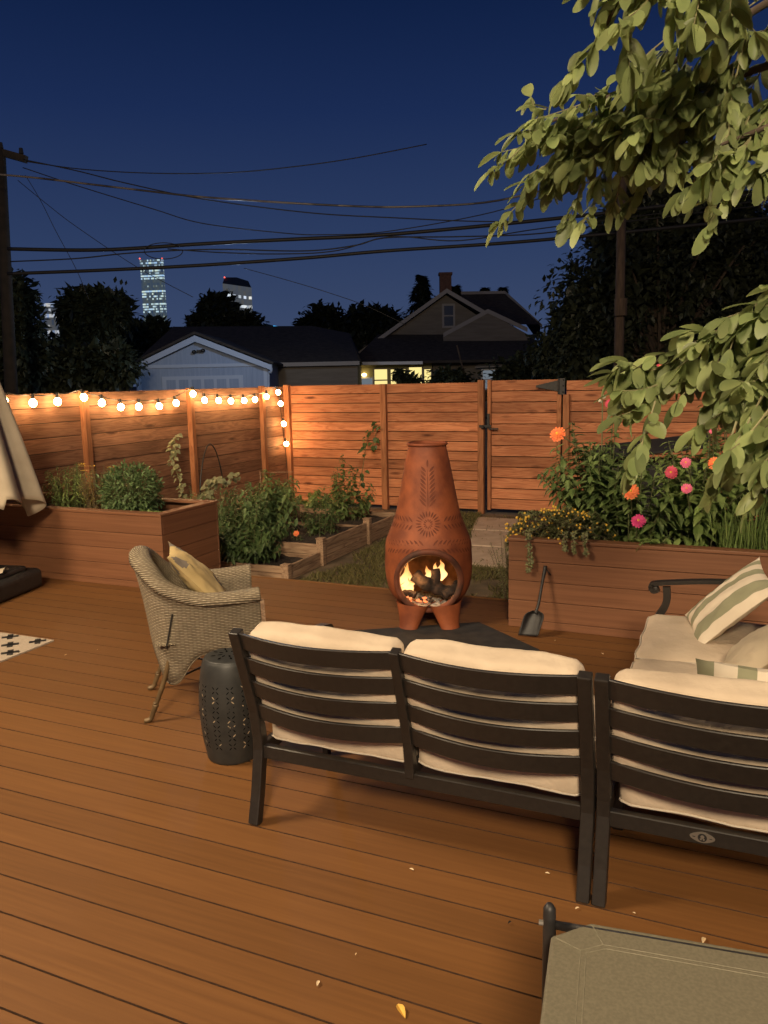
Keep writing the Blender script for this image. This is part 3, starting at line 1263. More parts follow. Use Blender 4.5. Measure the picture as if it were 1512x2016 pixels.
M['wicker'] = wicker_mat()
M['legmetal'] = mk('bronzed_leg', (.10, .062, .026), (.17, .11, .05), scale=20, rough=.5, metal=.3)
CO = V(-2.435, 3.31, 0)
cf = V(.79, .61, 0).normalized()        # the way the chair faces
cr_ = V(cf.y, -cf.x, 0)                 # its right hand, towards the viewer


def cw(x, y, z):
    return CO + cr_ * x + cf * y + V(0, 0, z)


ct = thing('wicker_chair', 'weathered woven wicker armchair holding a mustard cushion', 'chair', CO)
# plan path: right arm front -> round the back -> left arm front
PLAN = [V(.29, .225, 0), V(.292, .09, 0), V(.278, -.08, 0), V(.232, -.235, 0), V(.13, -.315, 0), V(0, -.335, 0), V(-.13, -.315, 0), V(-.232, -.235, 0), V(-.278, -.08, 0), V(-.292, .09, 0), V(-.29, .225, 0)]
TOPH = [.650, .640, .645, .71, .81, .845, .81, .71, .645, .640, .650]
NU = 90
path = poly(PLAN, NU)
toph = [p.x for p in poly([V(h, 0, 0) for h in TOPH], NU)]
cum = [0]
for a, b in zip(path[:-1], path[1:]):
    cum.append(cum[-1] + (b - a).length)
norm = []
for i in range(NU):
    t = (path[min(i + 1, NU - 1)] - path[max(i - 1, 0)]).normalized()
    norm.append(V(-t.y, t.x, 0) * -1)      # outward
for i in range(NU):
    if norm[i].dot(path[i]) < 0:
        norm[i] = -norm[i]
LEGS = [(.245, .20), (-.245, .20), (.212, -.225), (-.212, -.225)]


def section(i):
    """outer wall from apron to rolled top, then inner wall down to the seat: list of (outward offset, z)"""
    H = toph[i]
    p = path[i]
    dl = min((V(lx, ly, 0) - p).length for lx, ly in LEGS)
    zb = .345 - .16 * math.exp(-((dl - .02) / .085) ** 2)
    flare = .05 * max(0, (H - .62) / .24)
    roll = .042
    out = []
    for k in range(9):
        t = k / 8
        out.append((lerp(-.03, 0, t ** .6) + flare * t * t, lerp(zb, H - roll, t)))
    for k in range(9):
        a = PI * k / 8
        out.append((flare + .008 - roll + roll * math.cos(a) * 1.1, H - roll + roll * math.sin(a)))
    b0 = out[-1]
    for k in range(1, 8):
        t = k / 7
        out.append((lerp(b0[0], -.055, t), lerp(b0[1], .40, t)))
    return out


secs = [section(i) for i in range(NU)]
NS = len(secs[0])
vs, uvs, fs = [], [], []
for i in range(NU):
    l = 0
    for k, (o, z) in enumerate(secs[i]):
        if k:
            l += math.hypot(o - secs[i][k - 1][0], z - secs[i][k - 1][1])
        P = path[i] + norm[i] * o
        vs.append(cw(P.x, P.y, z))
        uvs.append((cum[i], l - secs[i][0][1] * 0 + secs[i][0][1]))
for i in range(NU - 1):
    for k in range(NS - 1):
        fs.append((i * NS + k, (i + 1) * NS + k, (i + 1) * NS + k + 1, i * NS + k + 1))
mb = MB()
mb.add(vs, fs, uvs)
shl = mb.build('woven_shell', M['wicker'], ct, smooth=True)
so = shl.modifiers.new('solid', 'SOLIDIFY')
so.thickness = .008
# seat + front apron
mb = MB()
mb.grid(lambda u, v: cw(lerp(-.26, .26, u), lerp(-.29, .22, v), .40 + .012 * math.sin(PI * u) * math.sin(PI * v)), 14, 14, uvfn=lambda u, v: (u * .52, v * .59))
mb.grid(lambda u, v: cw(lerp(-.29, .29, u), .228, lerp(.335 - .16 * abs(2 * u - 1) ** 6, .405, v)), 24, 6, uvfn=lambda u, v: (u * .6, v * .1))
mb.build('woven_seat', M['wicker'], ct, smooth=True)
# the pale boards closing the arm ends
for s in (1,):
    mb = MB()
    mb.tube([cw(s * .29, .232, .60), cw(s * .292, .238, .40), cw(s * .28, .235, .20)], [1, 1, .8], sq=(.020, .035), up=cr_)
    mb.build('front_upright', M['bedwood'], ct)
# braided edge cords
mb = MB()
for off, k in ((.004, 8), (.002, 0)):
    pts = []
    for i in range(0, NU):
        o, z = secs[i][k]
        P = path[i] + norm[i] * (o + off)
        pts.append(cw(P.x, P.y, z))
    mb.tube(pts, .0085, 6)
mb.build('braid', M['wicker'], ct, smooth=True)
for n_, (lx, ly) in enumerate(LEGS):
    rear = ly < 0
    top = cw(lx, ly, .33)
    kx, ky = lx * 1.04, ly + (-.085 if rear else .03)
    p = [top, cw(lerp(lx, kx, .5), lerp(ly, ky, .5), .19), cw(kx, ky, .085)]
    mb = MB()
    mb.tube(poly(p, 10), [.012] * 10, 8)
    mb.sphere(cw(kx, ky, .085), .017, 10, 7, (1, 1, .6))
    mb.sphere(cw(kx, ky, .098), .014, 10, 7, (1, 1, .5))
    e = -.03 if rear else .03
    mb.tube(poly([cw(kx, ky, .085), cw(kx, ky + e * .6, .040), cw(kx, ky + e * 1.0, .016), cw(kx, ky + e * 2.0, .0105)], 10), [.014, .0135, .013, .012, .0125, .013, .014, .014, .0125, .0105], 8)
    mb.build('leg', M['legmetal'], ct, smooth=True)
mb = MB()
mb.tube([cw(.208, -.222, .20), cw(-.235, .195, .20)], .005, 6)
mb.tube([cw(-.208, -.222, .206), cw(.235, .195, .206)], .005, 6)
mb.tube([cw(.208, -.235, .19), cw(-.208, -.235, .19)], .005, 6)
mb.build('cross_brace', M['iron'], ct)
mb = MB()
mb.tube([cw(.276, -.200, .56), cw(.252, -.238, .385)], .0045, 6)
mb.build('side_rod', M['iron'], ct)


# ------------------------------------------------------------------ pillows and cushions
def pillow(name, label, c, ux, uy, w, h, th, stripes, mats, n=34, seed=1, welt=False, group=None):
    """knife edge pillow: ux, uy in-plane axes; stripes(u,v)->material index"""
    ux, uy = ux.normalized(), uy.normalized()
    uy = (uy - ux * uy.dot(ux)).normalized()
    nz = ux.cross(uy)
    mb = MB()
    for side in (1, -1):
        idx = {}
        vs = []
        for i in range(n + 1):
            for j in range(n + 1):
                u, v = 2 * i / n - 1, 2 * j / n - 1
                e = (max(0, 1 - u * u) ** .62) * (max(0, 1 - v * v) ** .62)
                x = u * w / 2 * (1 - .09 * (1 - v * v) * abs(u) ** 2)
                y = v * h / 2 * (1 - .09 * (1 - u * u) * abs(v) ** 2)
                z = side * th / 2 * e
                z += .012 * noise.noise(V(u * 2.1 + seed, v * 2.1, side)) * e + .006 * noise.noise(V(u * 6 + seed, v * 5, side * 3)) * min(1, e * 2)
                idx[(i, j)] = len(vs)
                vs.append(c + ux * x + uy * y + nz * z)
        b = len(mb.v)
        for p in vs:
            mb.v.append(p)
        for i in range(n):
            for j in range(n):
                q = [b + idx[(i, j)], b + idx[(i + 1, j)], b + idx[(i + 1, j + 1)], b + idx[(i, j + 1)]]
                mb.f.append(q if side > 0 else q[::-1])
                mb.mi.append(stripes((i + .5) / n, (j + .5) / n))
    o = mb.build(name, mats, None, smooth=True)
    return tag(o, label, 'pillow', group)


def cushion(parent, c, size, rot, name, r=.035, puff=.02, n=16, seed=0, mat='canvas', wr=.006, piping=True, slump=0):
    hx, hy, hz = [s / 2 for s in size]
    key, vs, fs = {}, [], []

    def vert(i, j, k):
        q = (i, j, k)
        if q in key:
            return key[q]
        p = V((2 * i / n - 1), (2 * j / n - 1), (2 * k / n - 1))
        a = V(p.x * hx, p.y * hy, p.z * hz)
        inn = V(max(-hx + r, min(hx - r, a.x)), max(-hy + r, min(hy - r, a.y)), max(-hz + r, min(hz - r, a.z)))
        d = a - inn
        if d.length > 1e-9:
            a = inn + d.normalized() * r
        s = 1 if p.z > 0 else -1
        bul = (1 - p.x ** 2) * (1 - p.y ** 2)
        if abs(p.z) > .5:
            a.z += s * puff * bul
        a.x += p.x * .25 * puff * (1 - p.y ** 2) * (1 - p.z ** 2)
        w = V(a.x * 6 + seed * 3.1, a.y * 6, a.z * 6)
        a += V(noise.noise(w), noise.noise(w + V(9, 0, 0)), noise.noise(w + V(0, 9, 0))) * wr
        w = V(a.x * 17 + seed * 3.1, a.y * 9, a.z * 15)
        a += V(0, noise.noise(w), noise.noise(w + V(0, 9, 0))) * wr * .5
        key[q] = len(vs)
        P = c + rot @ a
        if slump:
            P.z += slump * (noise.noise(V(P.x * 4.2, P.y * 4.2, seed)) + .5 * noise.noise(V(P.x * 11, P.y * 11, seed))) * (1 if rot.determinant() > 0 else 1)
            P.z -= slump * .9 * (p.x ** 2) ** 3
        vs.append(P)
        return key[q]
    for i in range(n):
        for j in range(n):
            fs.append([vert(i, j, 0), vert(i, j + 1, 0), vert(i + 1, j + 1, 0), vert(i + 1, j, 0)])
            fs.append([vert(i, j, n), vert(i + 1, j, n), vert(i + 1, j + 1, n), vert(i, j + 1, n)])
            fs.append([vert(0, i, j), vert(0, i, j + 1), vert(0, i + 1, j + 1), vert(0, i + 1, j)])
            fs.append([vert(n, i, j), vert(n, i + 1, j), vert(n, i + 1, j + 1), vert(n, i, j + 1)])
            fs.append([vert(i, 0, j), vert(i + 1, 0, j), vert(i + 1, 0, j + 1), vert(i, 0, j + 1)])
            fs.append([vert(i, n, j), vert(i, n, j + 1), vert(i + 1, n, j + 1), vert(i + 1, n, j)])
    mb = MB()
    mb.add(vs, fs)
    o = mb.build(name, M[mat], parent, smooth=True)
    if piping:
        mb = MB()
        for s in (1, -1):
            loop = []
            for q in [(n, j) for j in range(0, n)] + [(n - i, n) for i in range(0, n)] + [(0, n - j) for j in range(0, n)] + [(i, 0) for i in range(0, n)]:
                k = n - 2 if s > 0 else 2
                loop.append(vs[key[(q[0], q[1], k)]])
            cc = c
            loop = [p + (p - cc).normalized() * .003 for p in loop]
            mb.tube(loop, .0042, 5, closed=True)
        mb.build('piping', M['piping'], o, smooth=True)
    return o


# ------------------------------------------------------------------ sofas
LEAN = R(15)


def back_y(z, y0=2.335):
    pr = [(0, 0), (.12, .032), (.30, .065), (.45, .042), (.68, -.030), (.80, -.067)]
    for (z0, a), (z1, b) in zip(pr[:-1], pr[1:]):
        if z <= z1:
            return y0 + lerp(a, b, (z - z0) / (z1 - z0))
    return y0 + pr[-1][1]


ZT = .784


def back_post(t, x, w=.042, z0=0.0, name='leg'):
    pts = [V(x, back_y(z), z) for z in [z0 + (ZT - z0) * i / 14 for i in range(15)]]
    mb = MB()
    mb.tube(pts, 1.0, sq=(w, .040), up=(0, 1, 0))
    return mb.build(name, M['metal'], t, bevel=.004)


def slat_row(t, xa, xb, z, h, bow=.062, name='slat'):
    n = 22
    vs, fs = [], []
    for i in range(n + 1):
        s = i / n
        x = lerp(xa, xb, s)
        off = -bow * math.sin(PI * s) ** .9
        for dy, dz in ((-.008, -h / 2), (.008, -h / 2), (.008, h / 2), (-.008, h / 2)):
            zz = z + dz
            vs.append(V(x, back_y(zz) + dy + off, zz))
    for i in range(n):
        for j in range(4):
            fs.append((i * 4 + j, i * 4 + (j + 1) % 4, (i + 1) * 4 + (j + 1) % 4, (i + 1) * 4 + j))
    fs += [(3, 2, 1, 0), tuple(n * 4 + j for j in range(4))]
    mb = MB()
    mb.add(vs, fs)
    return mb.build(name, M['metal'], t, bevel=.003, seg=1)


def arm(t, front, back_pt, name='arm'):
    """cast arm: flat bar that dips and curls over at the front, with a curved support"""
    f = (front - back_pt)
    f.z = 0
    f.normalize()
    mb = MB()
    h = front.z
    pts = poly([back_pt, back_pt + (front - back_pt) * .5 + V(0, 0, .028), front - f * .05 + V(0, 0, .008), front + f * .002 + V(0, 0, -.012), front - f * .012 + V(0, 0, -.038), front - f * .04 + V(0, 0, -.026)], 34)
    mb.tube(pts, 1.0, sq=(.045, .020), up=(0, 0, 1))
    mb.sphere(front - f * .020 + V(0, 0, -.022), .020, 12, 8)
    s0 = front - f * .075
    mb.tube(poly([s0 + V(0, 0, -.01), s0 + V(0, 0, -.10), s0 + f * .055 + V(0, 0, -.22), s0 + f * .04 + V(0, 0, .28 - h), s0 + f * .02 + V(0, 0, -h)], 24), 1.0, sq=(.036, .026), up=f.cross(V(0, 0, 1)))
    return mb.build(name, M['metal'], t, bevel=.003, seg=1)


def rail(t, a, b, h=.052, w=.030, name='rail'):
    mb = MB()
    mb.tube([a, b], 1.0, sq=(w, h), up=(0, 0, 1))
    return mb.build(name, M['metal'], t, bevel=.003, seg=1)


RX = Matrix.Rotation(0, 3, 'X')
LS = thing('sofa', 'two seat black slatted metal sofa with cream cushions, its back to the viewer', 'sofa', (-.96, 2.7, 0))
XL, XM, XR = -1.580, -.962, -.352
back_post(LS, XL)
back_post(LS, XR)
back_post(LS, XM, .034, .28, 'back_post')
SZ = [.746, .646, .546, .446]
for xa, xb in ((XL + .012, XM - .010), (XM + .010, XR - .012)):
    for z in SZ:
        slat_row(LS, xa, xb, z, .068)
yb = back_y(.30)
rail(LS, V(XL, yb, .272), V(XR, yb, .272))
rail(LS, V(XL, 3.0, .272), V(XR, 3.0, .272))
rail(LS, V(XL, yb + .02, .272), V(XL, 2.985, .272))
rail(LS, V(XR, yb + .02, .272), V(XR, 2.985, .272))
rail(LS, V(XM, yb + .02, .300), V(XM, 2.98, .300), .04)
arm(LS, V(XL - .005, 2.985, .592), V(XL + .02, back_y(.60) + .01, .605))
arm(LS, V(XR - .01, 2.985, .592), V(XR - .01, back_y(.60) + .01, .605)) if False else None
mb = MB()
mb.bb(XR - .02, XR + .02, 2.97, 3.01, 0, .27)
mb.build('leg', M['metal'], LS, bevel=.003)
for i, (xa, xb) in enumerate(((XL + .024, XM - .008), (XM + .008, XR - .014))):
    w = xb - xa
    cushion(LS, V((xa + xb) / 2, 2.722, .362), (w, .60, .130), Matrix.Identity(3), 'seat_cushion', seed=i + 1)
    rot = Matrix.Rotation(LEAN, 3, 'X')
    cen = V((xa + xb) / 2, back_y(.62) + .062, .600)
    rm = Matrix(((1, 0, 0), (0, math.cos(-LEAN), -math.sin(-LEAN)), (0, math.sin(-LEAN), math.cos(-LEAN))))
    rm = Matrix.Rotation(LEAN, 3, 'X') @ Matrix.Rotation(-PI / 2, 3, 'X')
    cushion(LS, cen, (w, .40, .115), rm, 'back_cushion', seed=i + 5, r=.034, puff=.012, wr=.006, piping=False, slump=.008, n=22)

CS = thing('sofa', 'black slatted corner seat with cream cushions, nearest the viewer at right', 'sofa', (.1, 2.7, 0))
X0, X1 = -.302, .42
back_post(CS, X0)
back_post(CS, X1)
for z in SZ:
    slat_row(CS, X0 + .012, X1 - .012, z, .068, .066)
rail(CS, V(X0, yb, .272), V(X1, yb, .272))
rail(CS, V(X0, yb + .02, .272), V(X0, 2.80, .272))
rail(CS, V(X0, 2.815, .272), V(X1, 2.815, .272))
mb = MB()
mb.bb(X0 - .02, X0 + .02, 2.79, 2.83, 0, .27)
mb.build('leg', M['metal'], CS, bevel=.003)
cushion(CS, V((X0 + X1) / 2 + .015, 2.612, .360), (X1 - X0 - .05, .385, .130), Matrix.Identity(3), 'seat_cushion', seed=11)
cushion(CS, V((X0 + X1) / 2 + .008, back_y(.62) + .062, .592), (X1 - X0 - .03, .39, .115), Matrix.Rotation(LEAN, 3, 'X') @ Matrix.Rotation(-PI / 2, 3, 'X'), 'back_cushion', seed=12, r=.034, puff=.012, wr=.006, piping=False, slump=.008, n=22)
# maker's badge: a small silver oval lozenge on the bottom rail
mb = MB()
bc = V(-.010, yb - .0155, .272)
pts = []
for i in range(24):
    a = 2 * PI * i / 24
    rx = .026 + .010 * abs(math.cos(a)) ** 3
    pts.append(bc + V(rx * math.cos(a), 0, .017 * math.sin(a)))
mb.extrude(pts, (0, -.003, 0))
M['silver'] = mk('badge_silver', (.32, .29, .25), rough=.35, metal=.7)
bd = mb.build('badge', M['silver'], CS)
mb = MB()
mb.extrude([bc + V(.013 * math.cos(2 * PI * i / 20), -.0032, .013 * math.sin(2 * PI * i / 20)) for i in range(20)], (0, -.001, 0))
for s in (-1, 1):
    mb.box(bc + V(s * .024, -.0037, 0), (.008, .001, .002))
mb.build('badge_ring', M['iron'], bd)
mb = MB()
for dx, dz, r_ in ((0, .003, .0055), (-.004, -.005, .003), (.004, -.005, .003)):
    mb.extrude([bc + V(dx + r_ * math.cos(2 * PI * i / 12), -.0044, dz + r_ * math.sin(2 * PI * i / 12)) for i in range(12)], (0, -.0008, 0))
mb.build('badge_mark', M['silver'], bd)

SS = thing('sofa', 'cream cushioned side sofa with a scrolled arm in front of the right planter', 'sofa', (.05, 3.5, 0))
rail(SS, V(-.30, 2.87, .272), V(-.30, 4.13, .272))
rail(SS, V(-.30, 4.14, .272), V(.42, 4.14, .272))
rail(SS, V(.42, 2.87, .272), V(.42, 4.13, .272))
arm(SS, V(-.318, 4.14, .602), V(.40, 4.14, .622))
for yy in (2.87, 4.14):
    pts = [V(.42 + (back_y(z) - 2.40) * -1, yy, z) for z in [ZT * i / 14 for i in range(15)]]
    mb = MB()
    mb.tube(pts, 1.0, sq=(.042, .04), up=(0, 1, 0))
    mb.build('leg', M['metal'], SS, bevel=.004)
for z in SZ:
    x = .42 + (2.40 - back_y(z))
    mb = MB()
    mb.tube([V(x, 2.88, z), V(x + .02, 3.5, z), V(x, 4.13, z)], 1.0, sq=(.016, .068), up=(0, 0, 1))
    mb.build('slat', M['metal'], SS)
cushion(SS, V(-.022, 3.785, .392), (.60, .655, .128), Matrix.Identity(3), 'seat_cushion', seed=21, puff=.028, wr=.010)
cushion(SS, V(-.022, 3.140, .386), (.60, .60, .128), Matrix.Identity(3), 'seat_cushion', seed=22, puff=.03, wr=.010)
for i, yc in enumerate((3.14, 3.785)):
    rm = Matrix.Rotation(-PI / 2, 3, 'Z') @ Matrix.Rotation(LEAN, 3, 'X') @ Matrix.Rotation(-PI / 2, 3, 'X')
    cushion(SS, V(.345, yc, .62), (.60, .375, .13), rm, 'back_cushion', seed=30 + i, r=.04)


def stripe(bands):
    def f(u, v):
        acc = 0
        for w, m in bands:
            acc += w
            if u < acc:
                return m
        return bands[-1][1]
    return f


ST = stripe([(.08, 1), (.13, 0), (.15, 1), (.15, 0), (.18, 1), (.18, 0), (.13, 1)])
# stands on its lower edge along the seat and leans back to the right
pillow('throw_pillow', 'sage and cream striped pillow leaning on the side sofa beside its scrolled arm', V(.045, 3.84, .615), V(.14, -.97, -.08), V(.68, .20, .70), .46, .45, .115, ST, [M['green_stripe'], M['cream_stripe']], seed=3)
pillow('throw_pillow', 'plain beige pillow lying behind the striped one on the side sofa', V(.16, 3.33, .555), V(-.08, -.96, -.05), V(.72, .02, .69), .40, .36, .14, lambda u, v: 0, [M['beige']], seed=7)
pillow('throw_pillow', 'sage and cream striped pillow peeking over the back of the corner seat', V(.16, 2.60, .615), V(1, .04, -.06), V(.02, -.52, .85), .46, .40, .15, stripe([(.13, 0), (.14, 1), (.12, 0), (.16, 1), (.10, 0), (.2, 1), (.15, 0)]), [M['green_stripe'], M['cream_stripe']], seed=9)


def spot(u, v):
    for a, b, r in ((.12, .86, .10), (.86, .90, .12), (.55, .35, .08), (.15, .2, .1)):
        if (u - a) ** 2 + (v - b) ** 2 < r * r:
            return 1
    return 0


# the mustard cushion in the wicker chair
pillow('throw_pillow', 'mustard yellow pillow with grey dots leaning in the wicker chair', cw(.01, -.055, .655), cr_ * -1 + V(0, 0, .0), (cf * -.66 + V(0, 0, .75)), .43, .47, .12, spot, [M['yellow'], M['greyspot']], seed=5)

# ------------------------------------------------------------------ grey topped table in the near corner
TZ = .62
tb = thing('patio_table', 'grey speckled table with clipped corner and black tube frame, nearest the viewer', 'table', (.2, 1.1, 0))
tx, ty = V(.993, .118, 0).normalized(), V(.118, -.993, 0).normalized()
s_ = (EYE.z - TZ) / (EYE.z - .6)
c1, c2 = V(-.258 * s_, 1.362 * s_, 0), V(-.197 * s_, 1.424 * s_, 0)
oc = V(c1.x, c2.y, 0)


def tp(u, v):
    """u right, v towards the viewer from the clipped corner"""
    return c1 + tx * u + ty * v


dch = (c2 - c1)
a_, b_ = dch.dot(tx), -dch.dot(ty)
WT, DT = .95, .95


def top_outline(ins):
    k = ins * .45
    return [tp(ins, k), tp(a_ + k, -b_ + ins), tp(WT - a_ - k, -b_ + ins), tp(WT - ins, k), tp(WT - ins, DT - 2 * b_ - k), tp(WT - a_ - k, DT - b_ - ins), tp(a_ + k, DT - b_ - ins), tp(ins, DT - 2 * b_ - k)]


mb = MB()
mb.prism([(p.x, p.y) for p in top_outline(-.006)], TZ - .035, TZ)
mb.build('table_top', M['tabletop'], tb, bevel=.006, seg=3)
mb = MB()
o1, o2 = [top_outline(q) for q in (.050, .060)]
for lp_ in (o1, o2):
    mb.tube([p + V(0, 0, TZ - .0002) for p in lp_], .0011, 6, closed=True)
for p, q in ((0, 0), (1, 1), (2, 2), (7, 7)):
    mb.tube([top_outline(.004)[p] + V(0, 0, TZ + .0002), o1[q] + V(0, 0, TZ + .0002)], .0014, 6)
mb.build('seam', M['seam'], tb)
for u, v in ((-.012, -.045), (WT + .01, -.03), (-.012, DT - .03), (WT + .01, DT - .03)):
    p = tp(u, v)
    mb = MB()
    mb.tube([p, p + V(0, 0, .60), p + V(0, 0, .645), p + V(0, 0, .655)], [.0125, .0125, .012, .006], 14)
    l = mb.build('leg', M['iron'], tb, smooth=True)
    mb = MB()
    mb.tube([p + V(0, 0, .612) - tx * .011, p + V(0, 0, .612) - tx * .020], .0055, 8)
    mb.build('bolt', M['silver'], l)
for v in (-.045, DT - .03):
    mb = MB()
    mb.tube([tp(0, v) + V(0, 0, .612), tp(WT, v) + V(0, 0, .612)], .0085, 10)
    mb.tube([tp(0, v) + V(0, 0, .56), tp(WT, v) + V(0, 0, .56)], .0065, 10)
    mb.build('cross_bar', M['iron'], tb, smooth=True)

# ------------------------------------------------------------------ closed umbrella and its base
UC = V(-5.72, 4.38, 0)
um = thing('patio_umbrella', 'closed beige patio umbrella hanging in folds at the left edge', 'umbrella', UC)
mb = MB()


def canopy(u, v):
    a = 2 * PI * u
    z = lerp(2.62, .72, v)
    r = lerp(.05, .60, v ** .62)
    pl = 1 + (.06 + .07 * v) * math.sin(9 * a + 1.2 * math.sin(2 * a)) + .05 * v * math.sin(17 * a + 2)
    z += v ** 6 * (.085 * math.sin(4.5 * a + .6) + .05 * math.sin(9 * a + 2.2))
    return UC + V(r * pl * math.cos(a), r * pl * math.sin(a), z)


mb.grid(canopy, 220, 40, wrap=True)
cn = mb.build('canopy', M['umb'], um, smooth=True)
so = cn.modifiers.new('solid', 'SOLIDIFY')
so.thickness = .005
mb = MB()
mb.tube([UC + V(0, 0, .1), UC + V(0, 0, 2.75)], .022, 12)
mb.build('pole', M['iron'], um, smooth=True)
mb = MB()
q0 = UC + V(.46, -.38, .70)
mb.tube(poly([q0, q0 + V(.01, 0, -.05), q0 + V(.025, 0, -.06), q0 + V(.03, 0, -.02)], 10), .006, 6)
mb.build('tie_strap', M['umb'], um)
ub = thing('umbrella_base', 'black weighted umbrella base with a pale folded cloth on it, at the left edge', 'umbrella base', UC + V(0, .0, 0))
mb = MB()
rz = R(12)
mb.box(UC + V(.12, -.02, .085), (.90, .70, .17), rz)
mb.build('weight', M['iron'], ub, bevel=.045, seg=4)
mb = MB()
mb.box(UC + V(.15, .0, .185), (.70, .44, .05), rz)
mb.tube([UC, UC + V(0, 0, .36)], .04, 14)
mb.build('socket', M['iron'], ub, bevel=.02, seg=3)
mb = MB()
mb.M = Matrix.Translation(UC + V(.37, -.06, .222)) @ Matrix.Rotation(R(25), 4, 'Z')
mb.grid(lambda u, v: V(lerp(-.17, .17, u), lerp(-.06, .06, v), .012 * math.sin(u * 7) + .03 * (1 - (2 * v - 1) ** 2)), 16, 8)
mb.build('folded_cloth', M['beige'], ub, smooth=True)

# ------------------------------------------------------------------ rug
mb = MB()
mb.cur = 0
mb.bb(-6.4, -4.018, 2.0, 3.715, .001, .011)
mb.cur = 1
for px, py in ((20, 1254), (20, 1269.5), (20, 1285), (74, 1263)):
    c = ground(px, py, .011)
    for j in range(4):
        a = PI / 4 + j * PI / 2
        e = c + V(math.cos(a) * .027, math.sin(a) * .027, .0025)
        mb.box(e, (.050, .034, .003), a)
for i in range(4):
    for j in range(6):
        c = V(-4.62 - i * .22, 3.60 - j * .19, .011)
        for k in range(4):
            a = PI / 4 + k * PI / 2
            mb.box(c + V(math.cos(a) * .027, math.sin(a) * .027, .0025), (.050, .034, .003), a)
tag(mb.build('rug', [M['rug'], M['rugblack']]), 'cream rug with black cross motifs at the left edge of the deck', 'rug')

# ------------------------------------------------------------------ fallen petals and leaves
LV = [('yellow curled leaf lying on the deck at the bottom of the view', 790, 1992, .05, 'fallen_y'),
      ('pale petal in a deck gap left of the yellow leaf', 626, 1938, .022, 'fallen'),
      ('pale petal on a deck gap just under the middle of the sofa back', 810, 1713, .018, 'fallen'),
      ('tiny pale crumb above the yellow leaf', 701, 1880, .010, 'fallen'),
      ('pale petal beside the doubled sofa legs, left of them', 1078, 1721, .016, 'fallen'),
      ('pale petal above the black pole top of the grey table', 1136, 1790, .018, 'fallen'),
      ('small pale crumb right of the doubled sofa legs, upper one', 1248, 1799, .010, 'fallen'),
      ('curled pale leaf lying on the deck just behind the grey table edge', 1385, 1853, .030, 'fallen'),
      ('pale petal on the deck between the shovel and the side sofa', 1186, 1288, .022, 'fallen'),
      ('pale petal on the deck right in front of the shovel', 1093, 1262, .016, 'fallen'),
      ('curled brown leaf on the deck below the rug corner', 130, 1290, .022, 'fallen'),
      ('tiny pale crumb at the right of the rug corner', 192, 1280, .012, 'fallen'),
      ('pale brown leaf left of the grey table', 1003, 1818, .018, 'log')]
rr = random.Random(6)
for lab, px, py, L, m in LV:
    c = ground(px, py, .003)
    mb = MB()
    a = rr.uniform(0, 6)
    d = V(math.cos(a), math.sin(a), .15)
    if L > .04:
        d = V(.72, -.69, .1)
    mb.leaf(c - d * L * .5 + V(0, 0, .004), d, V(0, 0, 1), L, L * .42, rows=((0, .25), (.25, .9), (.5, 1), (.78, .6), (1, 0)), fold=.35, curl=.12)
    tag(mb.build('fallen_leaf', M[m]), lab, 'fallen leaf', 'leaves and petals fallen on the deck')

# ------------------------------------------------------------------ plants
LEAF = ((.0, .10), (.28, .9), (.6, .85), (1, 0))
NARROW = ((.0, .15), (.3, 1), (1, 0))
ROUND = ((.0, .25), (.3, 1), (.7, .8), (1, 0))
M['lf_mint'] = leafmat('leaf_light_green', (0.156, 0.231, 0.062), (0.263, 0.338, 0.106))
M['lf_basil'] = leafmat('leaf_fresh_green', (0.100, 0.169, 0.062), (0.175, 0.244, 0.100))
M['lf_dark'] = leafmat('leaf_dark_green', (0.062, 0.106, 0.037), (0.119, 0.175, 0.060))
M['lf_zinnia'] = leafmat('leaf_zinnia', (0.112, 0.175, 0.053), (0.206, 0.269, 0.094))
M['lf_pale'] = leafmat('leaf_pale', (0.179, 0.193, 0.096), (0.285, 0.285, 0.165))
M['lf_yellow'] = leafmat('leaf_dry_yellow', (0.275, 0.213, 0.056), (0.200, 0.175, 0.050))
M['lf_grey'] = leafmat('leaf_greyish', (0.163, 0.181, 0.075), (0.250, 0.256, 0.119))
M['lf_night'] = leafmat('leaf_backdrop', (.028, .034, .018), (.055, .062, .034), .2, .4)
M['pet_orange'] = mk('petal_orange', (.80, .13, .035), (.88, .24, .06), scale=40, rough=.6)
M['pet_pink'] = mk('petal_pink', (.72, .08, .20), (.80, .17, .30), scale=40, rough=.6)
M['pet_magenta'] = mk('petal_magenta', (.60, .025, .16), (.70, .05, .22), scale=40, rough=.6)
M['pet_red'] = mk('petal_crimson', (.50, .03, .07), (.62, .06, .12), scale=40, rough=.6)
M['pet_yellow'] = mk('petal_yellow', (.80, .50, .05), (.75, .45, .06), rough=.6)
M['pet_white'] = mk('petal_white', (.70, .65, .50), rough=.6)


def rdir(rr, zmin=-1):
    while True:
        v = V(rr.uniform(-1, 1), rr.uniform(-1, 1), rr.uniform(zmin, 1))
        if .05 < v.length < 1:
            return v.normalized()


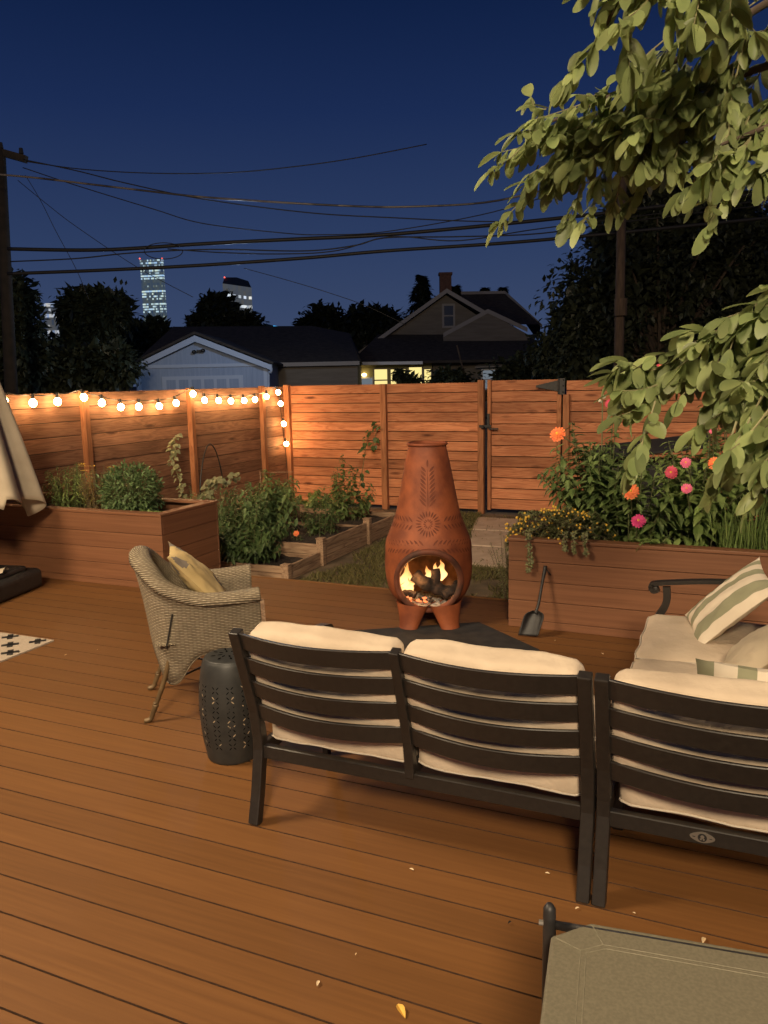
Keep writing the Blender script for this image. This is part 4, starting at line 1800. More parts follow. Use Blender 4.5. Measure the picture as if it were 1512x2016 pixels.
def stems_plant(t, base, n, h, spread, leaf, mat, rr, stem_r=.004, rows=LEAF, pairs=None, base_r=.06, droop=.3, stem_mat='stem', low=.12, taper=.5, lean=V(0, 0, 0), curl=.4, jit=.3, loose=0):
    """several stems from the root, opposite pairs of leaves up each stem"""
    sb, lb = MB(), MB()
    tips = []
    for i in range(n):
        a = 2 * PI * i / n + rr.uniform(-.5, .5)
        out = V(math.cos(a), math.sin(a), 0)
        s = spread * rr.uniform(.25, 1.05)
        hh = h * rr.uniform(.7 - loose, 1.05 + loose * .4) * (1 - .28 * (s / max(spread, .01)) ** 2)
        p0 = base + out * base_r * rr.uniform(.2, 1)
        p3 = base + out * s + V(0, 0, hh) + lean * hh
        p1 = lerp(p0, p3, .35) + V(0, 0, hh * .12)
        p2 = lerp(p0, p3, .72) + V(0, 0, hh * .06)
        pts = poly([p0, p1, p2, p3], 14)
        sb.tube(pts, [lerp(stem_r, stem_r * .5, k / 13) for k in range(14)], 5)
        tips.append((p3, (pts[-1] - pts[-3]).normalized()))
        L = sum((b - a_).length for a_, b in zip(pts[:-1], pts[1:]))
        m = pairs or max(3, int(L / (leaf * .42)))
        ph = rr.uniform(0, PI)
        for k in range(m):
            f = lerp(low, 1, (k + .5) / m)
            q = f * 13
            j = min(int(q), 12)
            p = lerp(pts[j], pts[j + 1], q - j)
            tg = (pts[j + 1] - pts[j]).normalized()
            sx = tg.orthogonal().normalized()
            sy = tg.cross(sx)
            ph += PI / 2 + rr.uniform(-jit, jit)
            ll = leaf * lerp(1.1, taper, f ** 2) * rr.uniform(.75, 1.15)
            for s in (0, PI):
                o = sx * math.cos(ph + s) + sy * math.sin(ph + s)
                d = (o + tg * rr.uniform(.15, .8) - V(0, 0, droop * rr.uniform(.3, 1.4))).normalized()
                lb.leaf(p, d, V(0, 0, 1) + tg * .3, ll, ll * rr.uniform(.38, .5) if rows is not NARROW else ll * rr.uniform(.16, .24), rows=rows, fold=rr.uniform(.05, .25), curl=curl * rr.uniform(.3, 1.2))
    sb.build('stem', M[stem_mat], t)
    lb.build('foliage', M[mat], t)
    return tips


def ball_plant(t, c, rx, ry, rz, n, leaf, mat, rr, rows=LEAF, wid=.45, shell=.55, lump=.18, stem_mat='stem'):
    lb, sb = MB(), MB()
    root = c - V(0, 0, rz)
    for i in range(n):
        d = rdir(rr)
        k = 1 + lump * noise.noise(d * 2.6 + c) * 2
        f = lerp(shell, 1, rr.random() ** .6) * k
        p = c + V(d.x * rx, d.y * ry, d.z * rz) * f
        o = (d + rdir(rr) * .9 + V(0, 0, .15)).normalized()
        ll = leaf * rr.uniform(.65, 1.2)
        lb.leaf(p, o, V(0, 0, 1) + rdir(rr) * .5, ll, ll * wid, rows=rows, fold=.15, curl=rr.uniform(.1, .5))
        if i % 12 == 0:
            sb.tube([root + V(d.x * rx, d.y * ry, 0) * .15, lerp(root, p, .6) + V(0, 0, rz * .1), p], [.004, .003, .0015], 4)
    sb.build('stem', M[stem_mat], t)
    lb.build('foliage', M[mat], t)


def flower(t, p, face, r, mat, rr, tilt_stem=None, centre='pet_yellow'):
    """zinnia head: layered rings of petals round a small centre, on its stalk"""
    face = face.normalized()
    sx = face.orthogonal().normalized()
    sy = face.cross(sx)
    mb = MB()
    for ring, (rad, n, lift) in enumerate(((1.0, 15, .05), (.80, 13, .16), (.58, 10, .26), (.36, 8, .32))):
        for i in range(n):
            a = 2 * PI * (i + ring * .5) / n + rr.uniform(-.06, .06)
            o = sx * math.cos(a) + sy * math.sin(a)
            L = r * rad * rr.uniform(.92, 1.04)
            mb.leaf(p + face * (r * lift), (o + face * (.10 + .12 * ring)).normalized(), face, L, r * .34 * (1 - .1 * ring), rows=((0, .4), (.55, .95), (.9, .8), (1, 0)), fold=-.06, curl=.12)
    f = mb.build('flower', M[mat], t)
    mb = MB()
    mb.sphere(p + face * (r * .34), r * .17, 8, 6)
    mb.build('flower_centre', M[centre], f)
    if tilt_stem is not None:
        mb = MB()
        mb.tube(poly([tilt_stem, lerp(tilt_stem, p, .6) + V(0, 0, .01), p], 8), .004, 5)
        mb.build('flower_stalk', M['stem'], t)


VIEW = V(0, -1, .25)
rr = random.Random(31)
# -- left planter
t = thing('round_bush', 'dense round green bush in the left planter, clipped like a ball', 'bush', V(-4.75, 5.42, .55))
ball_plant(t, V(-4.78, 5.42, .75), .27, .24, .235, 2800, .048, 'lf_basil', rr, wid=.36, shell=.55, lump=.16)
t = thing('herb_plant', 'pale green leafy herb at the far left of the left planter beside the umbrella', 'plant', V(-5.55, 5.42, .53))
stems_plant(t, V(-5.50, 5.42, .53), 40, .44, .30, .085, 'lf_mint', rr, rows=NARROW, droop=.5, base_r=.14)
t = thing('dried_plant', 'yellowing feathery plant between the pale herb and the round bush', 'plant', V(-5.2, 5.42, .53))
stems_plant(t, V(-5.18, 5.44, .53), 34, .46, .18, .050, 'lf_yellow', rr, rows=NARROW, droop=.2, base_r=.10, stem_mat='brownstem', stem_r=.003)
mb = MB()
for i in range(9):
    a = rr.uniform(0, 2 * PI)
    c = V(-5.16 + .14 * math.cos(a), 5.44 + .12 * math.sin(a), .53 + rr.uniform(.33, .47))
    for k in range(14):
        d = rdir(rr, .0)
        mb.leaf(c + V(d.x, d.y, 0) * .028, V(d.x, d.y, .5), V(0, 0, 1), .016, .010, rows=((0, .4), (.5, 1), (1, 0)), fold=0)
mb.build('seed_head', M['pet_yellow'], t)
t = thing('low_herb', 'low creeping herb at the foot of the round bush in the left planter', 'plant', V(-4.45, 5.3, .53))
ball_plant(t, V(-4.50, 5.28, .555), .18, .14, .045, 420, .030, 'lf_mint', rr, rows=ROUND, wid=.8, shell=.2)

# -- raised bed and side strip
BP = [('bed_plant', 'dark low leafy plant at the deck edge behind the wicker chair', V(-4.42, 6.72, -.16), 18, .38, .34, .10, 'lf_dark', LEAF),
      ('bed_plant', 'broad mid green plant in the second bed section left of the red flower', V(-4.75, 7.45, -.06), 20, .52, .36, .12, 'lf_basil', LEAF),
      ('bed_plant', 'dark leafy pepper plant nearest the deck in the raised bed', V(-4.62, 6.85, -.16), 26, .50, .46, .115, 'lf_dark', LEAF),
      ('bed_plant', 'bushy narrow leaved plant in the bed just beyond the left planter', V(-5.15, 7.0, -.16), 24, .62, .40, .11, 'lf_basil', NARROW),
      ('bed_plant', 'tall drooping tomato plant in the middle of the raised bed', V(-4.78, 7.62, -.07), 20, .66, .38, .12, 'lf_zinnia', LEAF),
      ('bed_plant', 'short dark basil plant standing alone behind the first square post', V(-4.20, 7.82, -.06), 16, .40, .18, .075, 'lf_dark', LEAF),
      ('bed_plant', 'staked tomato plant at the far end of the bed in front of the fence', V(-4.45, 9.0, -.10), 18, .66, .30, .11, 'lf_zinnia', LEAF),
      ('bed_plant', 'low pale green squash leaves at the fence corner', V(-5.45, 9.75, -.22), 18, .36, .50, .13, 'lf_mint', ROUND),
      ('bed_plant', 'leafy pale bean plant left of the raised bed under the arch', V(-5.55, 7.9, -.22), 18, .62, .40, .12, 'lf_pale', ROUND),
      ('bed_plant', 'grey green leafy plant between the arch and the tomato', V(-5.25, 8.6, -.12), 18, .56, .36, .11, 'lf_zinnia', LEAF)]
for nm_, lab, b, n, h, s, lf_, mt, rows in BP:
    t = thing(nm_, lab, 'plant', b, 'vegetables growing in the garden bed')
    stems_plant(t, b, int(n * 1.5), h * 1.12, s * 1.25, lf_, mt, rr, rows=rows, droop=.55, base_r=.18, jit=.6, loose=.35)
t = thing('red_flower', 'small red flower low in the bed beside the first square post', 'flower', V(-4.3, 7.45, -.06))
stems_plant(t, V(-4.28, 7.42, -.07), 5, .10, .05, .04, 'lf_dark', rr)
flower(t, V(-4.28, 7.40, .025), V(.2, -1, .6), .036, 'pet_orange', rr)


def vine(label, pts, n, leaf, mat, group=None):
    t = thing('climbing_vine', label, 'vine', pts[0], group)
    p = poly(pts, 40)
    mb, lb = MB(), MB()
    mb.tube(p, .004, 5)
    for i in range(n):
        q = p[min(39, int(rr.uniform(2, 40)))]
        o = rdir(rr)
        d = (V(o.x, -abs(o.y), o.z * .3 - .4)).normalized()
        ll = leaf * rr.uniform(.5, 1.15)
        st0 = q + V(o.x, o.y * .3, o.z) * .05
        lb.leaf(st0, d, V(0, -.6, 1), ll, ll * .85, rows=((0, .5), (.25, 1), (.6, .75), (1, 0)), fold=.1, curl=.25)
        mb.tube([q, st0], .002, 4)
    mb.build('stem', M['stem'], t)
    lb.build('foliage', M[mat], t)


vine('pale leaved vine climbing on a thin cane behind the round bush', [on_y(360, 985, 7.4) * 1, on_y(352, 940, 7.5), on_y(338, 905, 7.6), on_y(346, 858, 7.7)], 80, .065, 'lf_pale')
vine('pale leaved vine sprawling over the bed just right of the left planter', [on_y(400, 1000, 7.0), on_y(410, 960, 7.2), on_y(430, 945, 7.5), on_y(470, 935, 7.9)], 90, .075, 'lf_pale')
vine('bean vine climbing the back fence left of the clay stove', [V(-4.50, 9.35, -.05), V(-4.55, 9.75, .5), V(-4.86, 10.6, .80), V(-4.72, 10.66, 1.02), V(-4.82, 10.68, .70)], 34, .085, 'lf_dark')
# arch and cage
mb = MB()
pa, pb = ground(391, 1000, -.2), ground(444, 1000, -.2)
pa = on_y(394, 985, 7.7)
pb = on_y(440, 960, 8.5)
ar = []
for i in range(25):
    s = i / 24
    ar.append(lerp(pa, pb, s) + V(0, 0, .62 * math.sin(PI * s) ** .6))
mb.tube(ar, .009, 6)
tag(mb.build('hoop', M['iron'], smooth=True), 'thin dark garden arch standing in the bed against the left fence', 'garden arch')
t = thing('plant_stake_frame', 'thin bamboo stakes tied with a crossbar near the fence corner', 'plant support', V(-5.3, 8.9, -.2))
q1, q2, q3 = on_y(516, 985, 8.9), on_y(512, 931, 8.9), on_y(577, 929, 8.9)
for a, b in ((q1 - V(0, 0, .2), q2 + V(0, 0, .02)), (on_y(523, 985, 8.92), on_y(521, 931, 8.92))):
    mb = MB()
    mb.tube([a, b], .006, 6)
    mb.build('stake', M['bedwood'], t)
mb = MB()
mb.tube([q2, q3], .005, 6)
mb.build('crossbar', M['bedwood'], t)

# -- right planter
def zinnia(label, x, yy, n, h, s, leaf, flowers, mat='lf_zinnia', lean=V(0, 0, 0), rows=LEAF):
    b = V(x, yy, .50)
    t = thing('zinnia_plant', label, 'plant', b, 'zinnias in the right planter')
    stems_plant(t, b, n, h, s, leaf, mat, rr, rows=rows, droop=.45, base_r=.12, lean=lean, stem_r=.0055, low=.1)
    for px, py, dep, r, m in flowers:
        p = on_y(px, py, dep)
        flower(t, p, V(rr.uniform(-.35, .25), -1, rr.uniform(.15, .7)), r, m, rr, tilt_stem=p + V(rr.uniform(-.03, .12) + (.2 if px < 1120 else 0), .12, -.16))
    return t


zinnia('tall zinnia at the left of the clump with one orange bloom stretched towards the gate', -.80, 5.62, 42, .86, .42, .125, [(1098, 855, 5.50, .058, 'pet_orange')])
zinnia('zinnia at the front of the clump with a large orange bloom above a magenta one', -.52, 5.45, 24, .56, .36, .12, [(1242, 968, 5.13, .055, 'pet_orange'), (1257, 1026, 5.13, .048, 'pet_magenta')])
zinnia('broad zinnia in the middle of the clump with crimson and pink blooms', -.18, 5.62, 36, .74, .46, .12, [(1322, 930, 5.13, .042, 'pet_red'), (1350, 911, 5.13, .034, 'pet_pink'), (1352, 962, 5.13, .034, 'pet_pink'), (1407, 912, 5.13, .042, 'pet_orange')], mat='lf_mint')
zinnia('zinnia at the right of the clump behind the hanging leaves with small pink blooms', .38, 5.78, 32, .86, .46, .12, [(1387, 830, 5.35, .030, 'pet_magenta'), (1403, 846, 5.35, .028, 'pet_pink'), (1497, 865, 5.6, .036, 'pet_pink'), (1428, 824, 5.6, .03, 'pet_orange')])
zinnia('tallest zinnia behind the clump with a crimson bloom over the fence top', .05, 5.98, 14, 1.10, .34, .11, [(1302, 722, 5.9, .050, 'pet_red'), (1200, 795, 5.9, .036, 'pet_red')])
t = thing('white_spike', 'thin upright stalk with small white buds above the tall zinnia', 'plant', V(-.78, 5.7, .5))
p1 = on_y(1186, 785, 5.7)
mb = MB()
mb.tube(poly([V(-.80, 5.72, .5), V(-.80, 5.71, 1.0), p1], 10), .0045, 5)
mb.build('stem', M['stem'], t)
mb = MB()
for k in range(6):
    mb.sphere(p1 + V(rr.uniform(-.025, .025), rr.uniform(-.02, .02), rr.uniform(-.03, .02)), .011, 6, 5)
mb.build('bud', M['pet_white'], t)
t = thing('trailing_plant', 'low bushy plant with tiny yellow flowers spilling over the corner of the right planter', 'plant', V(-1.0, 5.3, .5))
lb, sb, fb = MB(), MB(), MB()
for i in range(75):
    a = rr.uniform(0, 2 * PI)
    s = rr.uniform(.05, .34)
    b0 = V(-1.0, 5.30, .51)
    e = b0 + V(math.cos(a) * s * 1.15, math.sin(a) * s * .75, rr.uniform(.06, .27) * (1.15 - s))
    e.x = max(e.x, -1.40)
    if e.y < 5.06:
        e.z -= rr.uniform(.0, .12)
    pts = poly([b0 + V(math.cos(a), math.sin(a), 0) * .04, lerp(b0, e, .5) + V(0, 0, .07), e], 9)
    sb.tube(pts, .003, 4)
    for k in range(2, 9):
        for q in range(3):
            d = rdir(rr, -.2)
            ll = rr.uniform(.022, .036)
            lb.leaf(pts[k], d, V(0, 0, 1), ll, ll * .5, rows=NARROW, fold=.1)
    if rr.random() < .75:
        for q in range(rr.randint(1, 3)):
            fb.sphere(e + rdir(rr) * .022 + V(0, 0, .008), rr.uniform(.0065, .010), 6, 4)
for (x, dz) in ((-1.17, .22), (-1.155, .17), (-.87, .06), (-.80, .07), (-.93, .05)):
    pts = poly([V(x, 5.18, .62), V(x, 5.045, .66), V(x + .01, 5.018, .60 - dz * .4), V(x + .015, 5.015, .61 - dz)], 12)
    sb.tube(pts, .0025, 4)
    for k in range(2, 12):
        for q in range(5):
            d = rdir(rr)
            d.y = -abs(d.y) * .6
            lb.leaf(pts[k], d, V(0, -1, .5), .026, .014, rows=NARROW, fold=.1)
for i in range(2600):
    d = rdir(rr, -.1)
    q = V(-1.0 + d.x * .36, 5.29 + d.y * .21, .53 + d.z * .22 * (1 + .3 * noise.noise(d * 3))) * 1
    o = (d + rdir(rr) * .8).normalized()
    lb.leaf(q, o, V(0, 0, 1), rr.uniform(.022, .036), .014, rows=NARROW, fold=.1)
    if i % 18 == 0:
        fb.sphere(q + d * .02, rr.uniform(.006, .009), 6, 4)
sb.build('stem', M['brownstem'], t)
lb.build('foliage', M['lf_grey'], t)
fb.build('yellow_flowers', M['pet_yellow'], t)['kind'] = 'stuff'
t = thing('grass_clump', 'clump of thin arching grass blades at the right of the right planter', 'ornamental grass', V(.25, 5.4, .5))
lb = MB()
for i in range(420):
    a = rr.uniform(0, 2 * PI)
    b0 = V(.22 + rr.uniform(-.22, .3), 5.38 + rr.uniform(-.1, .15), .51)
    d = V(math.cos(a) * rr.uniform(.2, 1), math.sin(a) * rr.uniform(.2, 1), 1.0)
    lb.leaf(b0, d, V(-math.cos(a), -math.sin(a), .3), rr.uniform(.16, .36), .007, rows=((0, .8), (.4, 1), (.75, .7), (1, 0)), fold=0, curl=-rr.uniform(.2, .9))
lb.build('blades', M['lf_mint'], t)
t = thing('low_leafy_plant', 'low broad leaved seedling drooping over the rim in the middle of the right planter', 'plant', V(-.42, 5.22, .5))
stems_plant(t, V(-.40, 5.20, .50), 9, .18, .22, .115, 'lf_mint', rr, rows=LEAF, droop=.5, base_r=.03)
t = thing('herb_plant', 'dry greyish herb growing on the ground at the corner of the right planter', 'plant', V(-1.5, 5.9, YZ))
stems_plant(t, V(-1.52, 6.1, YZ), 26, .80, .22, .045, 'lf_grey', rr, rows=NARROW, droop=.2, stem_mat='brownstem', base_r=.12, stem_r=.003)
t = thing('compost_bin', 'black lidded bin half hidden behind the zinnias in front of the fence', 'bin', V(-.75, 8.6, YZ))
mb = MB()
mb.prism([(-1.30, 8.2), (-.2, 8.2), (-.2, 9.0), (-1.30, 9.0)], YZ, .78)
mb.build('body', M['mat'], t, bevel=.04)
mb = MB()
mb.extrude([V(-1.34, 8.16, .79), V(-1.34, 9.04, .86), V(-.16, 9.04, 1.02), V(-.16, 8.16, .95)], V(0, 0, .03))
mb.build('lid', M['mat'], t, bevel=.01)

# ------------------------------------------------------------------ overhanging branches
M['lf_wist'] = leafmat('leaf_overhang', (.165, .215, .082), (.285, .330, .130), .42, .38, rough=.45)
M['twig'] = mk('twig', (.16, .15, .07), (.22, .20, .10), rough=.7)
LFT = ((.0, .15), (.10, .48), (.26, .84), (.46, 1.0), (.68, .96), (.85, .72), (.955, .40), (1, 0))


def pinnate(lb, sb, p0, p1, sag, n, L, rr, size=None):
    """compound leaf: a rachis from p0 to p1, paired oval leaflets and one at the tip"""
    mid = lerp(p0, p1, .5) - V(0, 0, sag) + rdir(rr) * .01
    pts = poly([p0, mid, p1], 12)
    sb.tube(pts, [.0022 - .0012 * i / 11 for i in range(12)], 5)
    pl = rr.uniform(0, 2 * PI)
    size = size or rr.uniform(.78, 1.22)
    for k in range(n):
        f = lerp(.18, .97, k / (n - 1)) * 11
        j = min(int(f), 10)
        p = lerp(pts[j], pts[j + 1], f - j)
        tg = (pts[j + 1] - pts[j]).normalized()
        o = tg.cross(V(0, 0, 1))
        o = (o if o.length > .1 else tg.orthogonal()).normalized()
        o = Matrix.Rotation(pl * .12 + rr.uniform(-.5, .5), 3, tg) @ o
        for s in (-1, 1):
            if rr.random() < .06:
                continue
            d = (o * s * rr.uniform(.5, 1) + tg * rr.uniform(.3, .9) - V(0, 0, rr.uniform(.2, 1.2))).normalized()
            ll = L * size * rr.uniform(.70, 1.15) * (1.05 - .25 * k / n)
            lb.leaf(p, d, V(0, 0, 1) + rdir(rr) * .6, ll, ll * rr.uniform(.42, .54), rows=LFT, fold=rr.uniform(-.05, .32), curl=rr.uniform(-.15, .45))
    lb.leaf(pts[-1], (pts[-1] - pts[-3]).normalized() - V(0, 0, .2), V(0, 0, 1) + rdir(rr) * .5, L, L * .48, rows=LFT, fold=.1, curl=.2)


TR = V(1.95, 2.15, 0)
OT = thing('leafy_tree', 'leafy tree reaching in from the right, pale green sprays hanging over sky and zinnias', 'tree', TR)


def overhang(limbs, manual, fills, rr, L, fork):
    t = OT
    lb, sb = MB(), MB()
    for lm in limbs:
        p = poly(lm, 20)
        far = [fork, lerp(fork, lm[0], .5) + V(0, 0, .10)]
        q = poly(far + [p[0], p[1]], 16)
        wb = MB()
        wb.tube(q[:-1] + p[1:], [lerp(.015, .010, i / 14) for i in range(15)] + [lerp(.010, .0035, i / 18) for i in range(19)], 7)
        wb.build('branch', M['bark'], t, smooth=True)
        for i in range(14):
            o = q[rr.randrange(2, 15)]
            pinnate(lb, sb, o, o + V(rr.uniform(-.1, .15), rr.uniform(-.12, .12), -rr.uniform(.06, .2)), .012, 5, L, rr)
    for a, b, dep in manual:
        p0, p1 = at(a[0], a[1], dep), at(b[0], b[1], dep * rr.uniform(.97, 1.03))
        pinnate(lb, sb, p0, p1, .01, max(4, int((p1 - p0).length / (L * .42)) + 2), L, rr, .74 if dep > 1.95 else .92)
    for li, n, t0, t1, dx, dy, lo, hi, jit in fills:
        p = poly(limbs[li], 60)
        for i in range(n):
            f = rr.uniform(t0, t1)
            q = p[int(f * 59)] + rdir(rr) * jit
            ln = rr.uniform(lo, hi)
            dirv = (CX * (dx + rr.uniform(-.55, .55)) - CU * (dy + rr.uniform(-.5, .5)) + CF * rr.uniform(-.5, .5)).normalized()
            pinnate(lb, sb, q, q + dirv * ln, .012, max(4, int(ln / (L * .45)) + 1), L, rr)
    sb.build('leaf_stalk', M['twig'], t)
    lb.build('foliage', M['lf_wist'], t, smooth=True)


mb = MB()
mb.tube(poly([TR, TR + V(.02, .01, .7), TR + V(-.02, -.03, 1.5), TR + V(.0, .0, 2.2), TR + V(.05, .02, 2.9)], 24), [lerp(.075, .03, i / 23) for i in range(24)], 12)
mb.build('trunk', M['bark'], OT, smooth=True)
rr = random.Random(77)
L1 = [at(1660, -80, 1.75), at(1470, 30, 1.80), at(1320, 125, 1.9), at(1180, 200, 2.0), at(1070, 245, 2.05)]
L2 = [at(1660, 80, 1.8), at(1480, 140, 1.85), at(1330, 195, 1.95), at(1220, 250, 2.0), at(1130, 285, 2.05)]
L3 = [at(1640, 190, 1.7), at(1560, 230, 1.7), at(1480, 262, 1.75), at(1420, 285, 1.75)]
L4 = [at(1420, -130, 1.6), at(1300, -60, 1.6), at(1220, 10, 1.62), at(1165, 95, 1.65)]
man = [((1215, -10), (1106, 168), 1.62), ((1060, 325), (983, 440), 2.05), ((1050, 265), (970, 335), 2.05), ((1150, 300), (1118, 435), 2.0), ((1192, 330), (1146, 440), 2.0), ((1226, 320), (1208, 405), 2.0),
       ((1375, 225), (1338, 325), 1.9), ((1432, 200), (1424, 345), 1.8), ((1478, 270), (1396, 446), 1.75), ((1075, 215), (1045, 190), 2.0), ((1140, 255), (1040, 345), 2.0), ((1100, 250), (985, 300), 2.05), ((1230, 200), (1130, 330), 1.95), ((1520, 250), (1500, 350), 1.7)]
fills = [(0, 22, .0, .55, -.6, .85, .16, .26, .06), (0, 13, .45, .95, -.7, .75, .13, .20, .04), (1, 21, .0, .6, -.55, .9, .15, .24, .06), (1, 11, .5, .95, -.6, .8, .12, .18, .035), (2, 9, .0, .7, -.5, .95, .12, .19, .05), (3, 6, .0, .45, -.4, .9, .15, .22, .03)]
overhang([L1, L2, L3, L4], man, fills, rr, .069, TR + V(0, 0, 2.15))
K1 = [at(1680, 530, 1.45), at(1530, 610, 1.5), at(1420, 660, 1.58), at(1320, 700, 1.66), at(1265, 730, 1.7)]
K2 = [at(1690, 600, 1.4), at(1590, 680, 1.45), at(1520, 712, 1.5), at(1450, 735, 1.55)]
K3 = [at(1680, 760, 1.35), at(1580, 800, 1.38), at(1500, 850, 1.4)]
man = [((1290, 790), (1240, 925), 1.55), ((1345, 735), (1220, 770), 1.62), ((1300, 760), (1215, 820), 1.62), ((1450, 830), (1405, 950), 1.45), ((1520, 880), (1478, 985), 1.38), ((1500, 780), (1430, 900), 1.42)]
fills = [(0, 22, .1, .95, -.8, .45, .08, .13, .02), (0, 22, .0, .5, -.6, .8, .10, .16, .03), (1, 24, .0, .95, -.6, .8, .09, .15, .03), (2, 12, .1, .8, -.5, .9, .08, .13, .03)]
overhang([K1, K2, K3], man, fills, rr, .060, TR + V(-.02, -.03, 1.6))

# ------------------------------------------------------------------ beyond the fence
# pale garage
def local_house(px, py, depth):
    """frame on the ground under a picture point, x to the right across the view"""
    p = at(px, py, depth)
    o = V(p.x, p.y, YZ)
    x = V(CX.x, CX.y, 0).normalized()
    return o, x, V(-x.y, x.x, 0)


def hz(px, py, depth):
    return at(px, py, depth).z


D = 30
o, ex, ey = local_house(398, 740, D)
sc = D / FPX
g_ = thing('garage', 'pale painted garage with a gable and panelled door beyond the dark picket fence', 'garage', o)


def G(x, y, z):
    return o + ex * x + ey * y + V(0, 0, z)


hw = 132 * sc
ze = hz(398, 718, D) - YZ
zp = hz(390, 662, D) - YZ
mb = MB()
mb.add([G(-hw + .12, 0, 0), G(hw - .05, 0, 0), G(hw - .05, 0, ze), G(-.12, 0, zp - .12), G(-hw + .12, 0, ze)], [(0, 1, 2, 3, 4)])
mb.add([G(hw - .05, 0, 0), G(hw - .05, 7, 0), G(hw - .05, 7, ze), G(hw - .05, 0, ze)], [(0, 1, 2, 3)])
mb.add([G(-hw + .12, 7, 0), G(-hw + .12, 0, 0), G(-hw + .12, 0, ze), G(-hw + .12, 7, ze)], [(0, 1, 2, 3)])
mb.build('wall', M['garagewall'], g_)
mb = MB()
for s in (-1, 1):
    a, b = G(-.12, -.35, zp), G(s * (hw + .12), -.35, ze - .06)
    mb.extrude([a, b, b + V(0, 0, -.20), a + V(0, 0, -.23)], ey * .06)
mb.build('barge_board', M['bluewhite'], g_)
mb = MB()
mb.bb(0, 0, 0, 0, 0, 0)
mb = MB()
mb.extrude([G(-hw + .12, -.05, ze + .02), G(hw - .05, -.05, ze + .02), G(hw - .05, -.05, ze - .10), G(-hw + .12, -.05, ze - .10)], ey * .045)
for x in (-hw + .14, hw - .12):
    mb.extrude([G(x - .08, -.05, 0), G(x + .08, -.05, 0), G(x + .08, -.05, ze - .10), G(x - .08, -.05, ze - .10)], ey * .045)
mb.build('trim', M['bluewhite'], g_)
mb = MB()
for s in (-1, 1):
    a, b = G(-.12, -.36, zp + .05), G(s * (hw + .22), -.36, ze - .10 + .05)
    mb.extrude([a, b, b + V(0, 0, .08), a + V(0, 0, .10)], ey * 7.6)
mb.build('roof', M['roof'], g_)
mb = MB()
mb.extrude([G(-hw + .12 + .9, -.03, 0), G(hw - 1.0, -.03, 0), G(hw - 1.0, -.03, ze - .42), G(-hw + 1.02, -.03, ze - .42)], ey * .025)
dr = mb.build('door', M['bluewhite'], g_)
for i in range(6):
    xa = lerp(-hw + 1.12, hw - 1.1, i / 6) + .06
    xb = lerp(-hw + 1.12, hw - 1.1, (i + 1) / 6) - .06
    mb = MB()
    mb.extrude([G(xa, -.034, ze - .95), G(xb, -.034, ze - .95), G(xb, -.034, ze - .55), G(xa, -.034, ze - .55)], ey * .003)
    mb.build('door_panel', M['garagewall'], dr)
mb = MB()
mb.tube(poly([G(hw + .12, -.30, ze - .05), G(hw + .12, -.28, ze - .32), G(hw - .02, -.10, ze - .55), G(hw - .02, -.08, 0)], 14), .05, 8)
mb.build('downpipe', M['bluewhite'], g_)
mb = MB()
mb.tube(poly([G(-hw - .05, -.30, ze - .05), G(-hw - .05, -.28, ze - .32), G(-hw + .08, -.10, ze - .55), G(-hw + .08, -.08, 0)], 14), .05, 8)
mb.build('downpipe', M['bluewhite'], g_)
mb = MB()
zl = hz(395, 692, D) - YZ
mb.box(G(-.05, -.08, zl), (.16, .10, .10), YAW)
for s in (-1, 1):
    mb.sphere(G(-.05 + s * .17, -.16, zl + .02 * s), .085, 10, 7, (1, 1, .8))
mb.build('flood_lamp', M['iron'], g_)

# long low roofs beside and behind the garage
def dark_house(name, label, pts_front, depth, thick, ridge, mats=('roof', 'housewall'), eave=None):
    pass


t = thing('low_house', 'low dark roofed building stretching right of the garage with a pale gutter', 'house', at(620, 760, 34))
o, ex, ey = local_house(615, 740, 33)
sc = 33 / FPX
ze = hz(615, 719, 33) - YZ


def G(x, y, z):
    return o + ex * x + ey * y + V(0, 0, z)


mb = MB()
mb.extrude([G(-2.2, 0, 0), G(1.9, 0, 0), G(1.9, 0, ze), G(-2.2, 0, ze)], ey * 6)
mb.build('wall', M['housewall'], t)
mb = MB()
mb.extrude([G(-2.3, -.4, ze - .04), G(2.0, -.4, ze - .04), G(2.0, -.4, ze + .12), G(-2.3, -.4, ze + .12)], ey * .12)
mb.build('gutter', M['housetrim'], t)
zr = hz(560, 644, 38) - YZ
mb = MB()
mb.add([G(-7.5, -.4, ze + .10), G(2.0, -.4, ze + .10), G(1.4, 4.5, zr - .4), G(-.4, 5, zr), G(-7.0, 5, zr + .1)], [(0, 1, 2, 3, 4)])
mb.add([G(-7.5, 10.5, ze + .10), G(2.0, 10.5, ze + .10), G(1.4, 5.5, zr - .4), G(-.4, 5, zr), G(-7.0, 5, zr + .1)], [(4, 3, 2, 1, 0)])
mb.add([G(2.0, -.4, ze + .1), G(2.0, 10.5, ze + .1), G(1.4, 5.5, zr - .4), G(1.4, 4.5, zr - .4)], [(0, 1, 2, 3)])
mb.add([G(-7.5, -.4, ze + .1), G(-7.5, 10.5, ze + .1), G(-7.0, 5, zr + .1)], [(0, 1, 2)])
mb.build('roof', M['roof'], t)

# bungalow with the lit porch
D = 38
o, ex, ey = local_house(875, 735, D)
sc = D / FPX
t = thing('bungalow', 'dark bungalow with a chimney, an attic window and a lit yellow back porch', 'house', o)


def hx(px, py, y=0):
    """house front coordinates of a picture point on the plane y metres behind the front"""
    p = at(px, py, D + y)
    r = p - o
    return V(r.dot(ex), y, p.z - YZ)


def H(q, dy=0):
    return o + ex * q.x + ey * (q.y + dy) + V(0, 0, q.z)


